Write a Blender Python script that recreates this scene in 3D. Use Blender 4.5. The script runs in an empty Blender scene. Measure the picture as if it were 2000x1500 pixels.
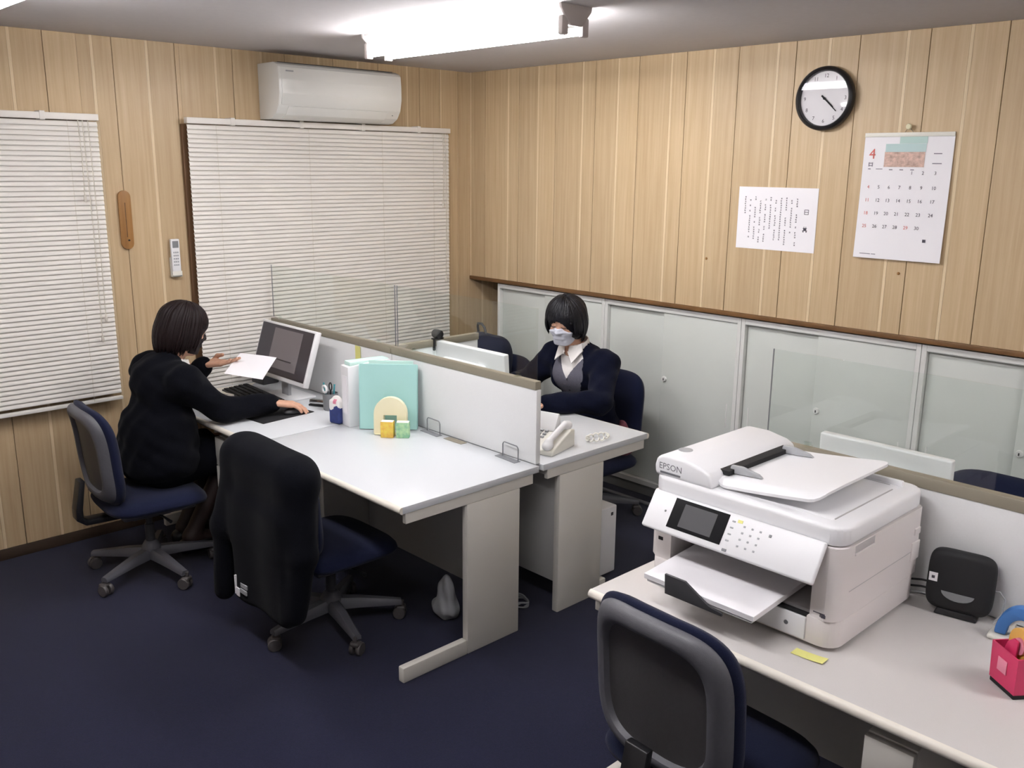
import bpy, bmesh, math, random
import numpy as np
from mathutils import Vector, Matrix, Euler

random.seed(7)
rng = np.random.default_rng(7)
SC = bpy.context.scene
COL = SC.collection

# ------------------------------------------------------------------ camera
CAM = Vector((4.6863, -4.0963, 1.8921)); YAW, PIT, ROL, FPX = 2.3765, -0.2342, 0.0102, 1792.14
_d = Vector((math.cos(PIT)*math.cos(YAW), math.cos(PIT)*math.sin(YAW), math.sin(PIT)))
_r = _d.cross(Vector((0, 0, 1))).normalized(); _u = _r.cross(_d)
_r2 = _r*math.cos(ROL) + _u*math.sin(ROL); _u2 = -_r*math.sin(ROL) + _u*math.cos(ROL)
cd = bpy.data.cameras.new('camera'); cam = bpy.data.objects.new('camera', cd); COL.objects.link(cam)
cam.matrix_world = Matrix(((_r2.x, _u2.x, -_d.x, CAM.x), (_r2.y, _u2.y, -_d.y, CAM.y), (_r2.z, _u2.z, -_d.z, CAM.z), (0, 0, 0, 1)))
cd.sensor_fit = 'HORIZONTAL'; cd.sensor_width = 36.0; cd.lens = FPX*36/2000; cd.clip_start = .05
SC.camera = cam

# ------------------------------------------------------------------ world and exposure (night, closed blinds)
w = bpy.data.worlds.new('world'); SC.world = w; w.use_nodes = True
w.node_tree.nodes['Background'].inputs[0].default_value = (.012, .014, .022, 1)
w.node_tree.nodes['Background'].inputs[1].default_value = 1.0
vs = SC.view_settings
vs.view_transform = 'Standard'; vs.look = 'None'; vs.gamma = 1.0; vs.use_curve_mapping = False
vs.exposure = 0.88
TUBE_POWER = 39.0          # radiance of the fluorescent tubes (the only light of the room)

# ------------------------------------------------------------------ materials
def lin(c):
    c = c.lstrip('#'); v = [int(c[i:i+2], 16)/255 for i in (0, 2, 4)]
    return [x/12.92 if x <= .04045 else ((x+.055)/1.055)**2.4 for x in v]
M = {}
def mat(name, c, rough=.5, metal=0.0, spec=.5, var=0.0, scale=30.0, stretch=(1, 1, 1), bump=0.0, bscale=None, emit=None, estr=0.0, c2=None, sheen=0.0, coat=0.0):
    m = bpy.data.materials.new(name); m.use_nodes = True; nt = m.node_tree; b = nt.nodes['Principled BSDF']
    base = lin(c)
    b.inputs['Base Color'].default_value = (*base, 1); b.inputs['Roughness'].default_value = rough
    b.inputs['Metallic'].default_value = metal; b.inputs['Specular IOR Level'].default_value = spec
    if sheen: b.inputs['Sheen Weight'].default_value = sheen
    if coat: b.inputs['Coat Weight'].default_value = coat
    if var or c2 or bump:
        tc = nt.nodes.new('ShaderNodeTexCoord'); mp = nt.nodes.new('ShaderNodeMapping'); mp.inputs['Scale'].default_value = stretch
        nt.links.new(tc.outputs['Object'], mp.inputs['Vector'])
        nz = nt.nodes.new('ShaderNodeTexNoise'); nz.inputs['Scale'].default_value = scale; nz.inputs['Detail'].default_value = 5
        nt.links.new(mp.outputs['Vector'], nz.inputs['Vector'])
        if var or c2:
            rp = nt.nodes.new('ShaderNodeValToRGB')
            hi = lin(c2) if c2 else [min(1, x*(1+var)) for x in base]
            lo = base if c2 else [x*(1-var) for x in base]
            rp.color_ramp.elements[0].color = (*lo, 1); rp.color_ramp.elements[1].color = (*hi, 1)
            rp.color_ramp.elements[0].position = .3; rp.color_ramp.elements[1].position = .7
            nt.links.new(nz.outputs['Fac'], rp.inputs['Fac']); nt.links.new(rp.outputs['Color'], b.inputs['Base Color'])
        if bump:
            n2 = nz
            if bscale:
                n2 = nt.nodes.new('ShaderNodeTexNoise'); n2.inputs['Scale'].default_value = bscale; n2.inputs['Detail'].default_value = 3
                nt.links.new(mp.outputs['Vector'], n2.inputs['Vector'])
            bp = nt.nodes.new('ShaderNodeBump'); bp.inputs['Strength'].default_value = bump; bp.inputs['Distance'].default_value = .002
            nt.links.new(n2.outputs['Fac'], bp.inputs['Height']); nt.links.new(bp.outputs['Normal'], b.inputs['Normal'])
    if emit:
        b.inputs['Emission Color'].default_value = (*lin(emit), 1); b.inputs['Emission Strength'].default_value = estr
    M[name] = m
    return m

def wood(name, dark, light, tone=.10, sx=60, sz=1.6):
    """straight vertical grain; each board gets its own tone from Object Info"""
    m = bpy.data.materials.new(name); m.use_nodes = True; nt = m.node_tree; b = nt.nodes['Principled BSDF']
    tc = nt.nodes.new('ShaderNodeTexCoord'); oi = nt.nodes.new('ShaderNodeObjectInfo')
    ad = nt.nodes.new('ShaderNodeVectorMath'); ad.operation = 'ADD'
    cb = nt.nodes.new('ShaderNodeVectorMath'); cb.operation = 'SCALE'; cb.inputs[0].default_value = (13, 17, 9)
    nt.links.new(oi.outputs['Random'], cb.inputs['Scale'])
    nt.links.new(tc.outputs['Object'], ad.inputs[0]); nt.links.new(cb.outputs[0], ad.inputs[1])
    mp = nt.nodes.new('ShaderNodeMapping'); mp.inputs['Scale'].default_value = (sx, sx, sz); nt.links.new(ad.outputs[0], mp.inputs['Vector'])
    nz = nt.nodes.new('ShaderNodeTexNoise'); nz.inputs['Scale'].default_value = 1.0; nz.inputs['Detail'].default_value = 6; nz.inputs['Roughness'].default_value = .65
    nt.links.new(mp.outputs['Vector'], nz.inputs['Vector'])
    rp = nt.nodes.new('ShaderNodeValToRGB')
    rp.color_ramp.elements[0].color = (*lin(dark), 1); rp.color_ramp.elements[1].color = (*lin(light), 1)
    rp.color_ramp.elements[0].position = .3; rp.color_ramp.elements[1].position = .72
    nt.links.new(nz.outputs['Fac'], rp.inputs['Fac'])
    hs = nt.nodes.new('ShaderNodeHueSaturation'); mr = nt.nodes.new('ShaderNodeMapRange')
    mr.inputs['To Min'].default_value = 1-tone; mr.inputs['To Max'].default_value = 1+tone
    nt.links.new(oi.outputs['Random'], mr.inputs['Value']); nt.links.new(mr.outputs['Result'], hs.inputs['Value'])
    nt.links.new(rp.outputs['Color'], hs.inputs['Color']); nt.links.new(hs.outputs['Color'], b.inputs['Base Color'])
    b.inputs['Roughness'].default_value = .42; b.inputs['Specular IOR Level'].default_value = .35
    M[name] = m
    return m

def clear(name, tint=(.96, .98, .97), gl=.9, f0=.035):
    m = bpy.data.materials.new(name); m.use_nodes = True; nt = m.node_tree; nt.nodes.clear()
    out = nt.nodes.new('ShaderNodeOutputMaterial'); mx = nt.nodes.new('ShaderNodeMixShader'); lw = nt.nodes.new('ShaderNodeLayerWeight'); lw.inputs['Blend'].default_value = .5; pw_ = nt.nodes.new('ShaderNodeMath'); pw_.operation = 'POWER'; pw_.inputs[1].default_value = 4.0; fr = nt.nodes.new('ShaderNodeMath'); fr.operation = 'MULTIPLY_ADD'; fr.inputs[1].default_value = .7; fr.inputs[2].default_value = f0; nt.links.new(lw.outputs['Facing'], pw_.inputs[0]); nt.links.new(pw_.outputs[0], fr.inputs[0])
    tr = nt.nodes.new('ShaderNodeBsdfTransparent'); tr.inputs[0].default_value = (*tint, 1)
    g = nt.nodes.new('ShaderNodeBsdfGlossy'); g.inputs['Roughness'].default_value = .02; g.inputs[0].default_value = (gl, gl, gl, 1)
    nt.links.new(fr.outputs[0], mx.inputs[0]); nt.links.new(tr.outputs[0], mx.inputs[1]); nt.links.new(g.outputs[0], mx.inputs[2]); nt.links.new(mx.outputs[0], out.inputs[0])
    M[name] = m

wood('wall_wood', '#b39a77', '#c8b18e', .05)
wood('wall_wood_light', '#d2bd99', '#dcc8a6', .03)
wood('trim_wood', '#5e4328', '#7a5836', .05, 8, 30)
wood('dark_wood', '#8a6238', '#a87c49', .05)
mat('wall_back', '#6a5236', .8)
mat('plaster', '#d8d4d2', .9, var=.03, scale=6)
mat('ceiling', '#c9c5c6', .92, var=.02, scale=40, bump=.15)
mat('carpet', '#15172e', .95, spec=.1, var=.25, scale=220, bump=.6, bscale=400, sheen=.15)
mat('baseboard', '#3a2c20', .6)
mat('brown_metal', '#6b4f35', .4, metal=.3)
mat('glass_dark', '#0b0d12', .05)
mat('slat', '#e8e4dd', .45, spec=.4)
mat('cord', '#d8d2c6', .7)
mat('steel', '#cfd3cd', .42, spec=.4, var=.015, scale=4)
mat('steel_frame', '#dfdfdb', .4)
mat('steel_dark', '#8d8e8b', .5)
mat('gap', '#2a2a2a', .8)
mat('chrome', '#c9c9c9', .18, metal=1)
mat('black_plastic', '#17171a', .35)
mat('black_matte', '#131316', .7)
mat('desk_top', '#cbced1', .38, var=.02, scale=400)
mat('desk_top_warm', '#cac6c3', .42, var=.02, scale=400)
mat('desk_edge', '#e8e2d6', .4)
mat('desk_steel', '#cfccc4', .45)
mat('modesty', '#a9a8a6', .5)
mat('panel_white', '#e9eaea', .75, var=.012, scale=300)
mat('panel_trim', '#8d8676', .5)
clear('acrylic')
clear('clear_glass', (.97, .97, .97), .8, .008)
mat('white_plastic', '#e9e9ea', .35, spec=.45)
mat('ivory_plastic', '#e2e0d6', .4)
mat('ac_white', '#e6e6e1', .25, spec=.5)
mat('grey_plastic', '#a3a5a8', .5)
mat('printer_white', '#eeeef0', .4)
mat('printer_side', '#e2dcda', .45)
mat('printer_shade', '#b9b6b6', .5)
mat('dark_grey', '#3a3a3d', .5)
mat('mid_grey', '#7d7f82', .5)
mat('print_grey', '#6e7074', .6)
mat('screen_black', '#101114', .15, spec=.5)
mat('chair_fabric', '#151a31', .9, spec=.12, var=.12, scale=260, bump=.5, bscale=500, sheen=.08)
mat('chair_shell', '#55555a', .5, var=.05, scale=90, bump=.15, bscale=350)
mat('chair_shell_in', '#3d3b3c', .55, var=.05, scale=90, bump=.25, bscale=350)
mat('chair_base', '#54545a', .45)
mat('caster', '#4b4747', .45)
mat('paper', '#f2f0f3', .8)
mat('paper_cream', '#efe9dc', .8)
mat('ink', '#4a4650', .8)
mat('ink_soft', '#85818c', .8)
mat('ink_red', '#cf6a62', .8)
mat('ink_teal', '#b9d3cd', .8)
mat('lamp_body', '#dcdad8', .5)
mat('lamp_end', '#a49c98', .6)
mat('tube', '#ffffff', .4, emit='#faf8fa', estr=TUBE_POWER)
mat('hair_brown', '#1a1011', .5, spec=.2, var=.25, scale=9, stretch=(40, 40, 3))
mat('hair_black', '#0f0f15', .45, spec=.28, var=.25, scale=9, stretch=(40, 40, 3))
mat('skin', '#c99c83', .5, spec=.35, var=.04, scale=25)
mat('lips', '#a8625a', .5)
mat('knit_black', '#0b0c12', .95, spec=.06, var=.2, scale=150, bump=.5, bscale=420, sheen=.03)
mat('knit_navy', '#0d1020', .95, spec=.06, var=.2, scale=150, bump=.5, bscale=420, sheen=.04)
mat('vest_grey', '#5d5c66', .9, spec=.15, var=.22, scale=330, bump=.3)
mat('shirt_white', '#ece9e6', .8)
mat('mask_white', '#c9cbd6', .85)
mat('mask_black', '#1c1416', .85)
mat('stocking', '#2a1a18', .6)
mat('skirt', '#0c0d13', .95, spec=.08)
mat('mint', '#a6d2cd', .45, spec=.4)
mat('mint_light', '#cdeae2', .45)
mat('cream', '#e9e2c0', .6)
mat('yellow', '#e2cf5a', .7, c2='#d9a24a', scale=45)
mat('green_card', '#b9d8a4', .7, c2='#6fae8e', scale=45)
mat('note_yellow', '#e3e08a', .8)
mat('tissue_blue', '#27356f', .6, var=.2, scale=60)
mat('teal', '#3e8f97', .5)
mat('blue', '#3f74b5', .45)
mat('pink', '#c9305f', .4)
mat('pink_soft', '#e08aa0', .5)
mat('amber', '#d9a64f', .35)
mat('pink_cloth', '#9a5563', .9, c2='#40222c', scale=22)
mat('bag_navy', '#161a30', .85, var=.15, scale=120, bump=.3)
mat('blossom', '#e0c0b4', .8, c2='#a89082', scale=60)
mat('sky_print', '#bcd3d2', .8)
mat('red_cable', '#7a2f34', .5)

# ------------------------------------------------------------------ mesh helpers
def link(name, me, m=None, parent=None, loc=None, rot=None, smooth=None):
    o = bpy.data.objects.new(name, me); COL.objects.link(o)
    if m is not None:
        me.materials.clear(); me.materials.append(M[m])
    if parent is not None: o.parent = parent
    if loc is not None: o.location = loc
    if rot is not None: o.rotation_euler = rot
    if smooth is not None:
        for p in me.polygons: p.use_smooth = True
        if smooth < 179: me.set_sharp_from_angle(angle=math.radians(smooth))
    return o
def me_from(name, v, f):
    me = bpy.data.meshes.new(name); me.from_pydata([tuple(x) for x in v], [], [tuple(x) for x in f]); me.update(); return me
def me_bm(name, bm):
    bmesh.ops.recalc_face_normals(bm, faces=bm.faces[:])
    me = bpy.data.meshes.new(name); bm.to_mesh(me); bm.free(); return me
def tag(o, label, cat, group=None, kind=None):
    o['label'] = label; o['category'] = cat
    if group: o['group'] = group
    if kind: o['kind'] = kind
    return o
def thing(name, label, cat, loc=(0, 0, 0), rotz=0, group=None):
    o = bpy.data.objects.new(name, None); COL.objects.link(o); o.empty_display_size = .05
    o.location = loc; o.rotation_euler = (0, 0, rotz)
    return tag(o, label, cat, group)
def struct(o): o['kind'] = 'structure'; return o

def add_box(bm, lo, hi, bev=0.0, seg=2, mtx=None):
    r = bmesh.ops.create_cube(bm, size=1.0); vs_ = r['verts']
    c = [(a+b)/2 for a, b in zip(lo, hi)]; s = [max(1e-5, b-a) for a, b in zip(lo, hi)]
    for v in vs_: v.co = Vector((v.co.x*s[0]+c[0], v.co.y*s[1]+c[1], v.co.z*s[2]+c[2]))
    es = list({e for v in vs_ for e in v.link_edges})
    if bev > 0:
        g = bmesh.ops.bevel(bm, geom=es, offset=min(bev, min(s)*.49), segments=seg, profile=.5, affect='EDGES')
        vs_ = list({v for f in g['faces'] for v in f.verts} | {v for v in vs_ if v.is_valid})
    if mtx is not None:
        for v in vs_: v.co = mtx @ v.co
    return vs_
def box(name, lo, hi, m, parent=None, bev=0.0, seg=2, local=True, mtx=None, loc=None, rot=None):
    """box from lo to hi; the mesh is centred on its own origin"""
    lo = Vector(lo); hi = Vector(hi); c = (lo+hi)/2
    bm = bmesh.new(); add_box(bm, lo-c, hi-c, bev, seg, mtx)
    return link(name, me_bm(name, bm), m, parent, loc if loc is not None else c, rot, 40 if bev > 0 else None)
def boxes(name, lst, m, parent=None, bev=0.0, seg=2, loc=None, rot=None):
    bm = bmesh.new()
    for lo, hi in lst: add_box(bm, lo, hi, bev, seg)
    return link(name, me_bm(name, bm), m, parent, loc, rot, 40 if bev > 0 else None)

def tube_mesh(pts, rad, n=10, closed=False):
    pts = [Vector(p) for p in pts]; rads = rad if isinstance(rad, (list, tuple)) else [rad]*len(pts)
    V, F = [], []; N = len(pts); prev = None
    for i, p in enumerate(pts):
        if closed: t = (pts[(i+1) % N]-pts[i-1]).normalized()
        else: t = (pts[min(i+1, N-1)]-pts[max(i-1, 0)]).normalized()
        if prev is None:
            a = Vector((0, 0, 1)) if abs(t.z) < .9 else Vector((1, 0, 0)); nrm = t.cross(a).normalized()
        else:
            nrm = (prev-t*prev.dot(t)).normalized()
        prev = nrm; b = t.cross(nrm)
        for k in range(n):
            a = 2*math.pi*k/n; V.append(p+(nrm*math.cos(a)+b*math.sin(a))*rads[i])
    for i in range(N if closed else N-1):
        j = (i+1) % N
        for k in range(n):
            l = (k+1) % n; F.append((i*n+k, i*n+l, j*n+l, j*n+k))
    if not closed:
        F.append(tuple(range(n-1, -1, -1))); F.append(tuple(range((N-1)*n, N*n)))
    return V, F
def tube(name, pts, rad, m, parent=None, n=10, closed=False, loc=None, rot=None):
    V, F = tube_mesh(pts, rad, n, closed)
    return link(name, me_from(name, V, F), m, parent, loc, rot, 60)
def merge(parts):
    V, F = [], []
    for v, f in parts:
        o = len(V); V += [Vector(x) for x in v]; F += [tuple(i+o for i in q) for q in f]
    return V, F
def lathe_mesh(prof, n=40, ring=False):
    V, F = [], []
    for r, z in prof:
        for k in range(n): a = 2*math.pi*k/n; V.append((r*math.cos(a), r*math.sin(a), z))
    for i in range(len(prof)-1):
        for k in range(n): l = (k+1) % n; F.append((i*n+k, i*n+l, (i+1)*n+l, (i+1)*n+k))
    if ring: L = len(prof)-1; F += [(L*n+k, L*n+(k+1) % n, (k+1) % n, k) for k in range(n)]
    else: F.append(tuple(range(n-1, -1, -1))); F.append(tuple(range((len(prof)-1)*n, len(prof)*n)))
    return V, F
def lathe(name, prof, m, parent=None, n=40, loc=None, rot=None, smooth=40, ring=False):
    V, F = lathe_mesh(prof, n, ring)
    return link(name, me_from(name, V, F), m, parent, loc, rot, smooth)
def prism(name, poly, axis, a, b, m, parent=None, bev=0.0, loc=None, rot=None, smooth=None, seg=2):
    """closed polygon (list of 2D points) extruded along axis from a to b"""
    bm = bmesh.new(); n = len(poly)
    def P(p, t): return {'x': (t, p[0], p[1]), 'y': (p[0], t, p[1]), 'z': (p[0], p[1], t)}[axis]
    A = [bm.verts.new(P(p, a)) for p in poly]; B = [bm.verts.new(P(p, b)) for p in poly]
    bm.faces.new(A); bm.faces.new(B[::-1])
    for i in range(n): bm.faces.new((A[i], B[i], B[(i+1) % n], A[(i+1) % n]))
    bmesh.ops.recalc_face_normals(bm, faces=bm.faces[:])
    if bev: bmesh.ops.bevel(bm, geom=bm.edges[:], offset=bev, segments=seg, profile=.5, affect='EDGES')
    return link(name, me_bm(name, bm), m, parent, loc, rot, 40 if bev else smooth)
def text_mesh(s, size):
    c = bpy.data.curves.new('t', 'FONT'); c.body = s; c.size = size; c.align_x = 'CENTER'; c.align_y = 'CENTER'; c.resolution_u = 2; c.extrude = 0.0
    o = bpy.data.objects.new('t', c); COL.objects.link(o); dg = bpy.context.evaluated_depsgraph_get(); dg.update()
    e = o.evaluated_get(dg); me = e.to_mesh(); V = [v.co.copy() for v in me.vertices]; F = [tuple(p.vertices) for p in me.polygons]; e.to_mesh_clear()
    bpy.data.objects.remove(o); bpy.data.curves.remove(c)
    return V, F
def quad_uv(w, h, cx=0, cy=0):
    return [(cx-w/2, cy-h/2, 0), (cx+w/2, cy-h/2, 0), (cx+w/2, cy+h/2, 0), (cx-w/2, cy+h/2, 0)], [(0, 1, 2, 3)]
def move(vf, dx, dy, dz=0): return [Vector(v)+Vector((dx, dy, dz)) for v in vf[0]], vf[1]
def copy_tree(o, parent=None):
    c = o.copy(); COL.objects.link(c); c.parent = parent
    for ch in [x for x in bpy.data.objects if x.parent == o]: copy_tree(ch, c)
    return c

# ------------------------------------------------------------------ signed-distance modelling for soft shapes
class Field:
    def __init__(s, lo, hi, h):
        s.lo = np.array(lo, float); s.h = h; s.n = np.ceil((np.array(hi)-s.lo)/h).astype(int)+1
        s.F = np.full(s.n, .5, np.float32)
        s.ax = [s.lo[i]+h*np.arange(s.n[i]) for i in range(3)]
    def sub(s, lo, hi):
        i0 = np.clip(np.floor((np.array(lo)-s.lo)/s.h).astype(int), 0, s.n); i1 = np.clip(np.ceil((np.array(hi)-s.lo)/s.h).astype(int)+1, 0, s.n)
        sl = tuple(slice(a, b) for a, b in zip(i0, i1))
        return sl, [s.ax[0][sl[0]][:, None, None], s.ax[1][sl[1]][None, :, None], s.ax[2][sl[2]][None, None, :]]
    def comb(s, sl, d, k):
        a = s.F[sl]
        if k <= 0: s.F[sl] = np.minimum(a, d); return
        t = np.clip(.5+.5*(a-d)/k, 0, 1); s.F[sl] = a*(1-t)+d*t-k*t*(1-t)
    def carve(s, sl, d, k):
        a = s.F[sl]; d = -d
        t = np.clip(.5-.5*(a-d)/k, 0, 1); s.F[sl] = a*(1-t)+d*t+k*t*(1-t)
    def cap(s, a, b, ra, rb=None, k=.02, cut=False):
        rb = ra if rb is None else rb; a = np.array(a, float); b = np.array(b, float); m = max(ra, rb)+k+.03
        sl, (X, Y, Z) = s.sub(np.minimum(a, b)-m, np.maximum(a, b)+m); ab = b-a; L = ab@ab+1e-12
        t = np.clip(((X-a[0])*ab[0]+(Y-a[1])*ab[1]+(Z-a[2])*ab[2])/L, 0, 1)
        d = np.sqrt((X-a[0]-t*ab[0])**2+(Y-a[1]-t*ab[1])**2+(Z-a[2]-t*ab[2])**2)-(ra+(rb-ra)*t)
        (s.carve if cut else s.comb)(sl, d.astype(np.float32), k)
    def ell(s, c, r, k=.02, R=None, cut=False):
        c = np.array(c, float); r = np.array(r, float); m = r.max()+k+.03
        sl, (X, Y, Z) = s.sub(c-m, c+m)
        x, y, z = X-c[0], Y-c[1], Z-c[2]
        if R is not None:
            x, y, z = (x*R[0][0]+y*R[1][0]+z*R[2][0], x*R[0][1]+y*R[1][1]+z*R[2][1], x*R[0][2]+y*R[1][2]+z*R[2][2])
        k0 = np.sqrt((x/r[0])**2+(y/r[1])**2+(z/r[2])**2); k1 = np.sqrt((x/r[0]**2)**2+(y/r[1]**2)**2+(z/r[2]**2)**2)+1e-9
        d = k0*(k0-1)/k1
        (s.carve if cut else s.comb)(sl, d.astype(np.float32), k)
    def rbox(s, c, hs, r, k=.01, R=None, cut=False):
        c = np.array(c, float); hs = np.array(hs, float); m = np.linalg.norm(hs)+k+.03
        sl, (X, Y, Z) = s.sub(c-m, c+m); x, y, z = X-c[0], Y-c[1], Z-c[2]
        if R is not None:
            x, y, z = (x*R[0][0]+y*R[1][0]+z*R[2][0], x*R[0][1]+y*R[1][1]+z*R[2][1], x*R[0][2]+y*R[1][2]+z*R[2][2])
        q = [np.abs(x)-hs[0]+r, np.abs(y)-hs[1]+r, np.abs(z)-hs[2]+r]
        d = np.sqrt(sum(np.maximum(v, 0)**2 for v in q))+np.minimum(np.maximum(np.maximum(q[0], q[1]), q[2]), 0)-r
        (s.carve if cut else s.comb)(sl, np.broadcast_to(d, s.F[sl].shape).astype(np.float32), k)
    def grid(s): return s.ax[0][:, None, None], s.ax[1][None, :, None], s.ax[2][None, None, :]
    def mesh(s, F=None):
        F = (s.F if F is None else F).copy()
        F[0] = F[-1] = 1; F[:, 0] = F[:, -1] = 1; F[:, :, 0] = F[:, :, -1] = 1
        I = F < 0; nx, ny, nz = F.shape
        cor = [(i, j, k) for i in (0, 1) for j in (0, 1) for k in (0, 1)]
        cnt = sum(I[i:nx-1+i, j:ny-1+j, k:nz-1+k].astype(np.int8) for i, j, k in cor)
        mask = (cnt > 0) & (cnt < 8); C = np.argwhere(mask); idx = np.full(mask.shape, -1, np.int64); idx[mask] = np.arange(len(C))
        acc = np.zeros((len(C), 3)); num = np.zeros(len(C))
        for a in range(8):
            for b in range(a+1, 8):
                ca, cb = np.array(cor[a]), np.array(cor[b])
                if np.abs(ca-cb).sum() != 1: continue
                fa = F[C[:, 0]+ca[0], C[:, 1]+ca[1], C[:, 2]+ca[2]]; fb = F[C[:, 0]+cb[0], C[:, 1]+cb[1], C[:, 2]+cb[2]]
                x = (fa < 0) != (fb < 0); t = np.where(x, fa/np.where(x, fa-fb, 1), 0)
                acc[x] += (ca+(cb-ca)*t[:, None])[x]; num[x] += 1
        V = s.lo+s.h*(C+acc/num[:, None])
        Q = []
        for ax in range(3):
            u, v = [(1, 2), (2, 0), (0, 1)][ax]
            s0 = [slice(1, -1)]*3; s1 = [slice(1, -1)]*3
            s0[ax] = slice(0, -1); s1[ax] = slice(1, None)
            A, B = I[tuple(s0)], I[tuple(s1)]; E = np.argwhere(A != B)
            if not len(E): continue
            fl = A[tuple(E.T)]; E = E.copy()
            for d in range(3):
                if d != ax: E[:, d] += 1
            def cell(du, dv):
                P = E.copy(); P[:, u] -= du; P[:, v] -= dv
                return idx[P[:, 0], P[:, 1], P[:, 2]]
            q = np.stack([cell(1, 1), cell(0, 1), cell(0, 0), cell(1, 0)], 1)
            q[~fl] = q[~fl][:, ::-1]; Q.append(q)
        return V, np.concatenate(Q)
def np_mesh(name, V, Q, smooth=True, iters=2):
    V = V.copy()
    if iters:      # light Laplacian smoothing takes the voxel steps out
        e = np.concatenate([Q[:, [0, 1]], Q[:, [1, 2]], Q[:, [2, 3]], Q[:, [3, 0]]])
        for lam in [.5, -.45]*iters:
            S = np.zeros_like(V); n = np.zeros(len(V))
            np.add.at(S, e[:, 0], V[e[:, 1]]); np.add.at(S, e[:, 1], V[e[:, 0]]); np.add.at(n, e[:, 0], 1); np.add.at(n, e[:, 1], 1)
            V = V+lam*(S/n[:, None]-V)
    me = bpy.data.meshes.new(name); me.vertices.add(len(V)); me.vertices.foreach_set('co', V.astype(np.float32).ravel())
    me.loops.add(len(Q)*4); me.loops.foreach_set('vertex_index', Q.astype(np.int32).ravel())
    me.polygons.add(len(Q)); me.polygons.foreach_set('loop_start', np.arange(0, len(Q)*4, 4, dtype=np.int32))
    me.update(calc_edges=True); me.validate()
    if smooth: me.polygons.foreach_set('use_smooth', np.ones(len(me.polygons), bool))
    return me
# ================================================================== THE ROOM
H = 2.469; XMAX, YMIN = 6.3, -5.6
ZL = 1.163                       # lower edge of the panelled upper wall
floor = struct(box('floor', (-.2, YMIN-.1, -.06), (XMAX+.1, .62, 0), 'carpet'))
struct(box('ceiling', (-.2, YMIN-.1, H), (XMAX+.1, .62, H+.08), 'ceiling'))

def cells(bands, zlo, zhi, holes):
    """bands = (a, b); cut by holes (a0, a1, z0, z1) -> rectangles"""
    out = []
    for a, b in bands:
        br = sorted({a, b} | {h[i] for h in holes for i in (0, 1) if a < h[i] < b})
        for p, q in zip(br[:-1], br[1:]):
            mid = (p+q)/2; hs = [h for h in holes if h[0] <= mid <= h[1]]
            if hs:
                z0, z1 = hs[0][2], hs[0][3]
                if z0 > zlo+.01: out.append((p, q, zlo, z0))
                if z1 < zhi-.01: out.append((p, q, z1, zhi))
            else: out.append((p, q, zlo, zhi))
    return out
def bands(lo, hi, phase, per=.3105, gap=.0026):
    """period = wide board, light strip, narrow board, open groove"""
    B = []; k = math.floor((lo-phase)/per)-1
    while phase+k*per < hi:
        a = phase+k*per; s = a+(.160 if k % 2 else .208)
        for p, q, t in ((a, s, 'w'), (s, s+.013, 'l'), (s+.013, a+per-gap, 'w')):
            p, q = max(p, lo), min(q, hi)
            if q-p > .004: B.append((p, q, t))
        k += 1
    return B
WIN = [(-3.62, -2.44, .77, 2.06), (-1.945, -.25, .72, 2.06)]       # window openings in the left wall
wl = struct(boxes('wall_left', [((-.10, a, z0), (-.012, b, z1)) for a, b, z0, z1 in cells([(YMIN, .45)], 0, H, WIN)], 'wall_back'))
for a, b, t in bands(YMIN, .45, -1.9655):
    for p, q, z0, z1 in cells([(a, b)], .055, H, WIN):
        if p > -.005: z1 = min(z1, 1.3)
        if q-p < .004: continue
        box('board', (-.012, p, z0), (0, q, z1), 'wall_wood_light' if t == 'l' else 'wall_wood', wl, .0012 if q-p > .02 else 0, 1)
wb = struct(boxes('wall_right', [((0, .012, ZL), (XMAX, .10, H))], 'wall_back'))
for a, b, t in bands(0.001, XMAX, .1495):
    box('board', (a, 0, ZL), (b, .012, H), 'wall_wood_light' if t == 'l' else 'wall_wood', wb, .0012 if b-a > .02 else 0, 1)
struct(box('wall_recess', (0, .45, 0), (XMAX, .52, ZL+.02), 'wall_back'))
struct(box('trim_1', (0.001, -.008, 1.140), (XMAX, .10, ZL), 'trim_wood', None, .002))
struct(box('wall_near', (XMAX, YMIN, 0), (XMAX+.08, .52, H), 'plaster'))
struct(box('wall_front', (-.1, YMIN-.08, 0), (XMAX+.08, YMIN, H), 'plaster'))
struct(box('baseboard_left', (-.012, YMIN, 0), (.006, .45, .055), 'baseboard', None, .002))

# windows behind the blinds
for n, (a, b, z0, z1) in enumerate(WIN):
    f = .035
    wn = struct(boxes('window_%d' % (n+1), [((-.09, a-.02, z0-.02), (.018, a+f, z1+.02)), ((-.09, b-f, z0-.02), (.018, b+.02, z1+.02)),
        ((-.09, a+f, z1-f), (.018, b-f, z1+.02)), ((-.09, a+f, z0-.02), (.018, b-f, z0+f)), ((-.06, (a+b)/2-.025, z0+f), (-.03, (a+b)/2+.025, z1-f))], 'brown_metal', None, .002))
    box('pane', (-.052, a+f, z0+f), (-.046, (a+b)/2-.02, z1-f), 'clear_glass', wn)
    box('pane', (-.058, (a+b)/2+.0, z0+f), (-.053, b-f, z1-f), 'clear_glass', wn)

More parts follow.
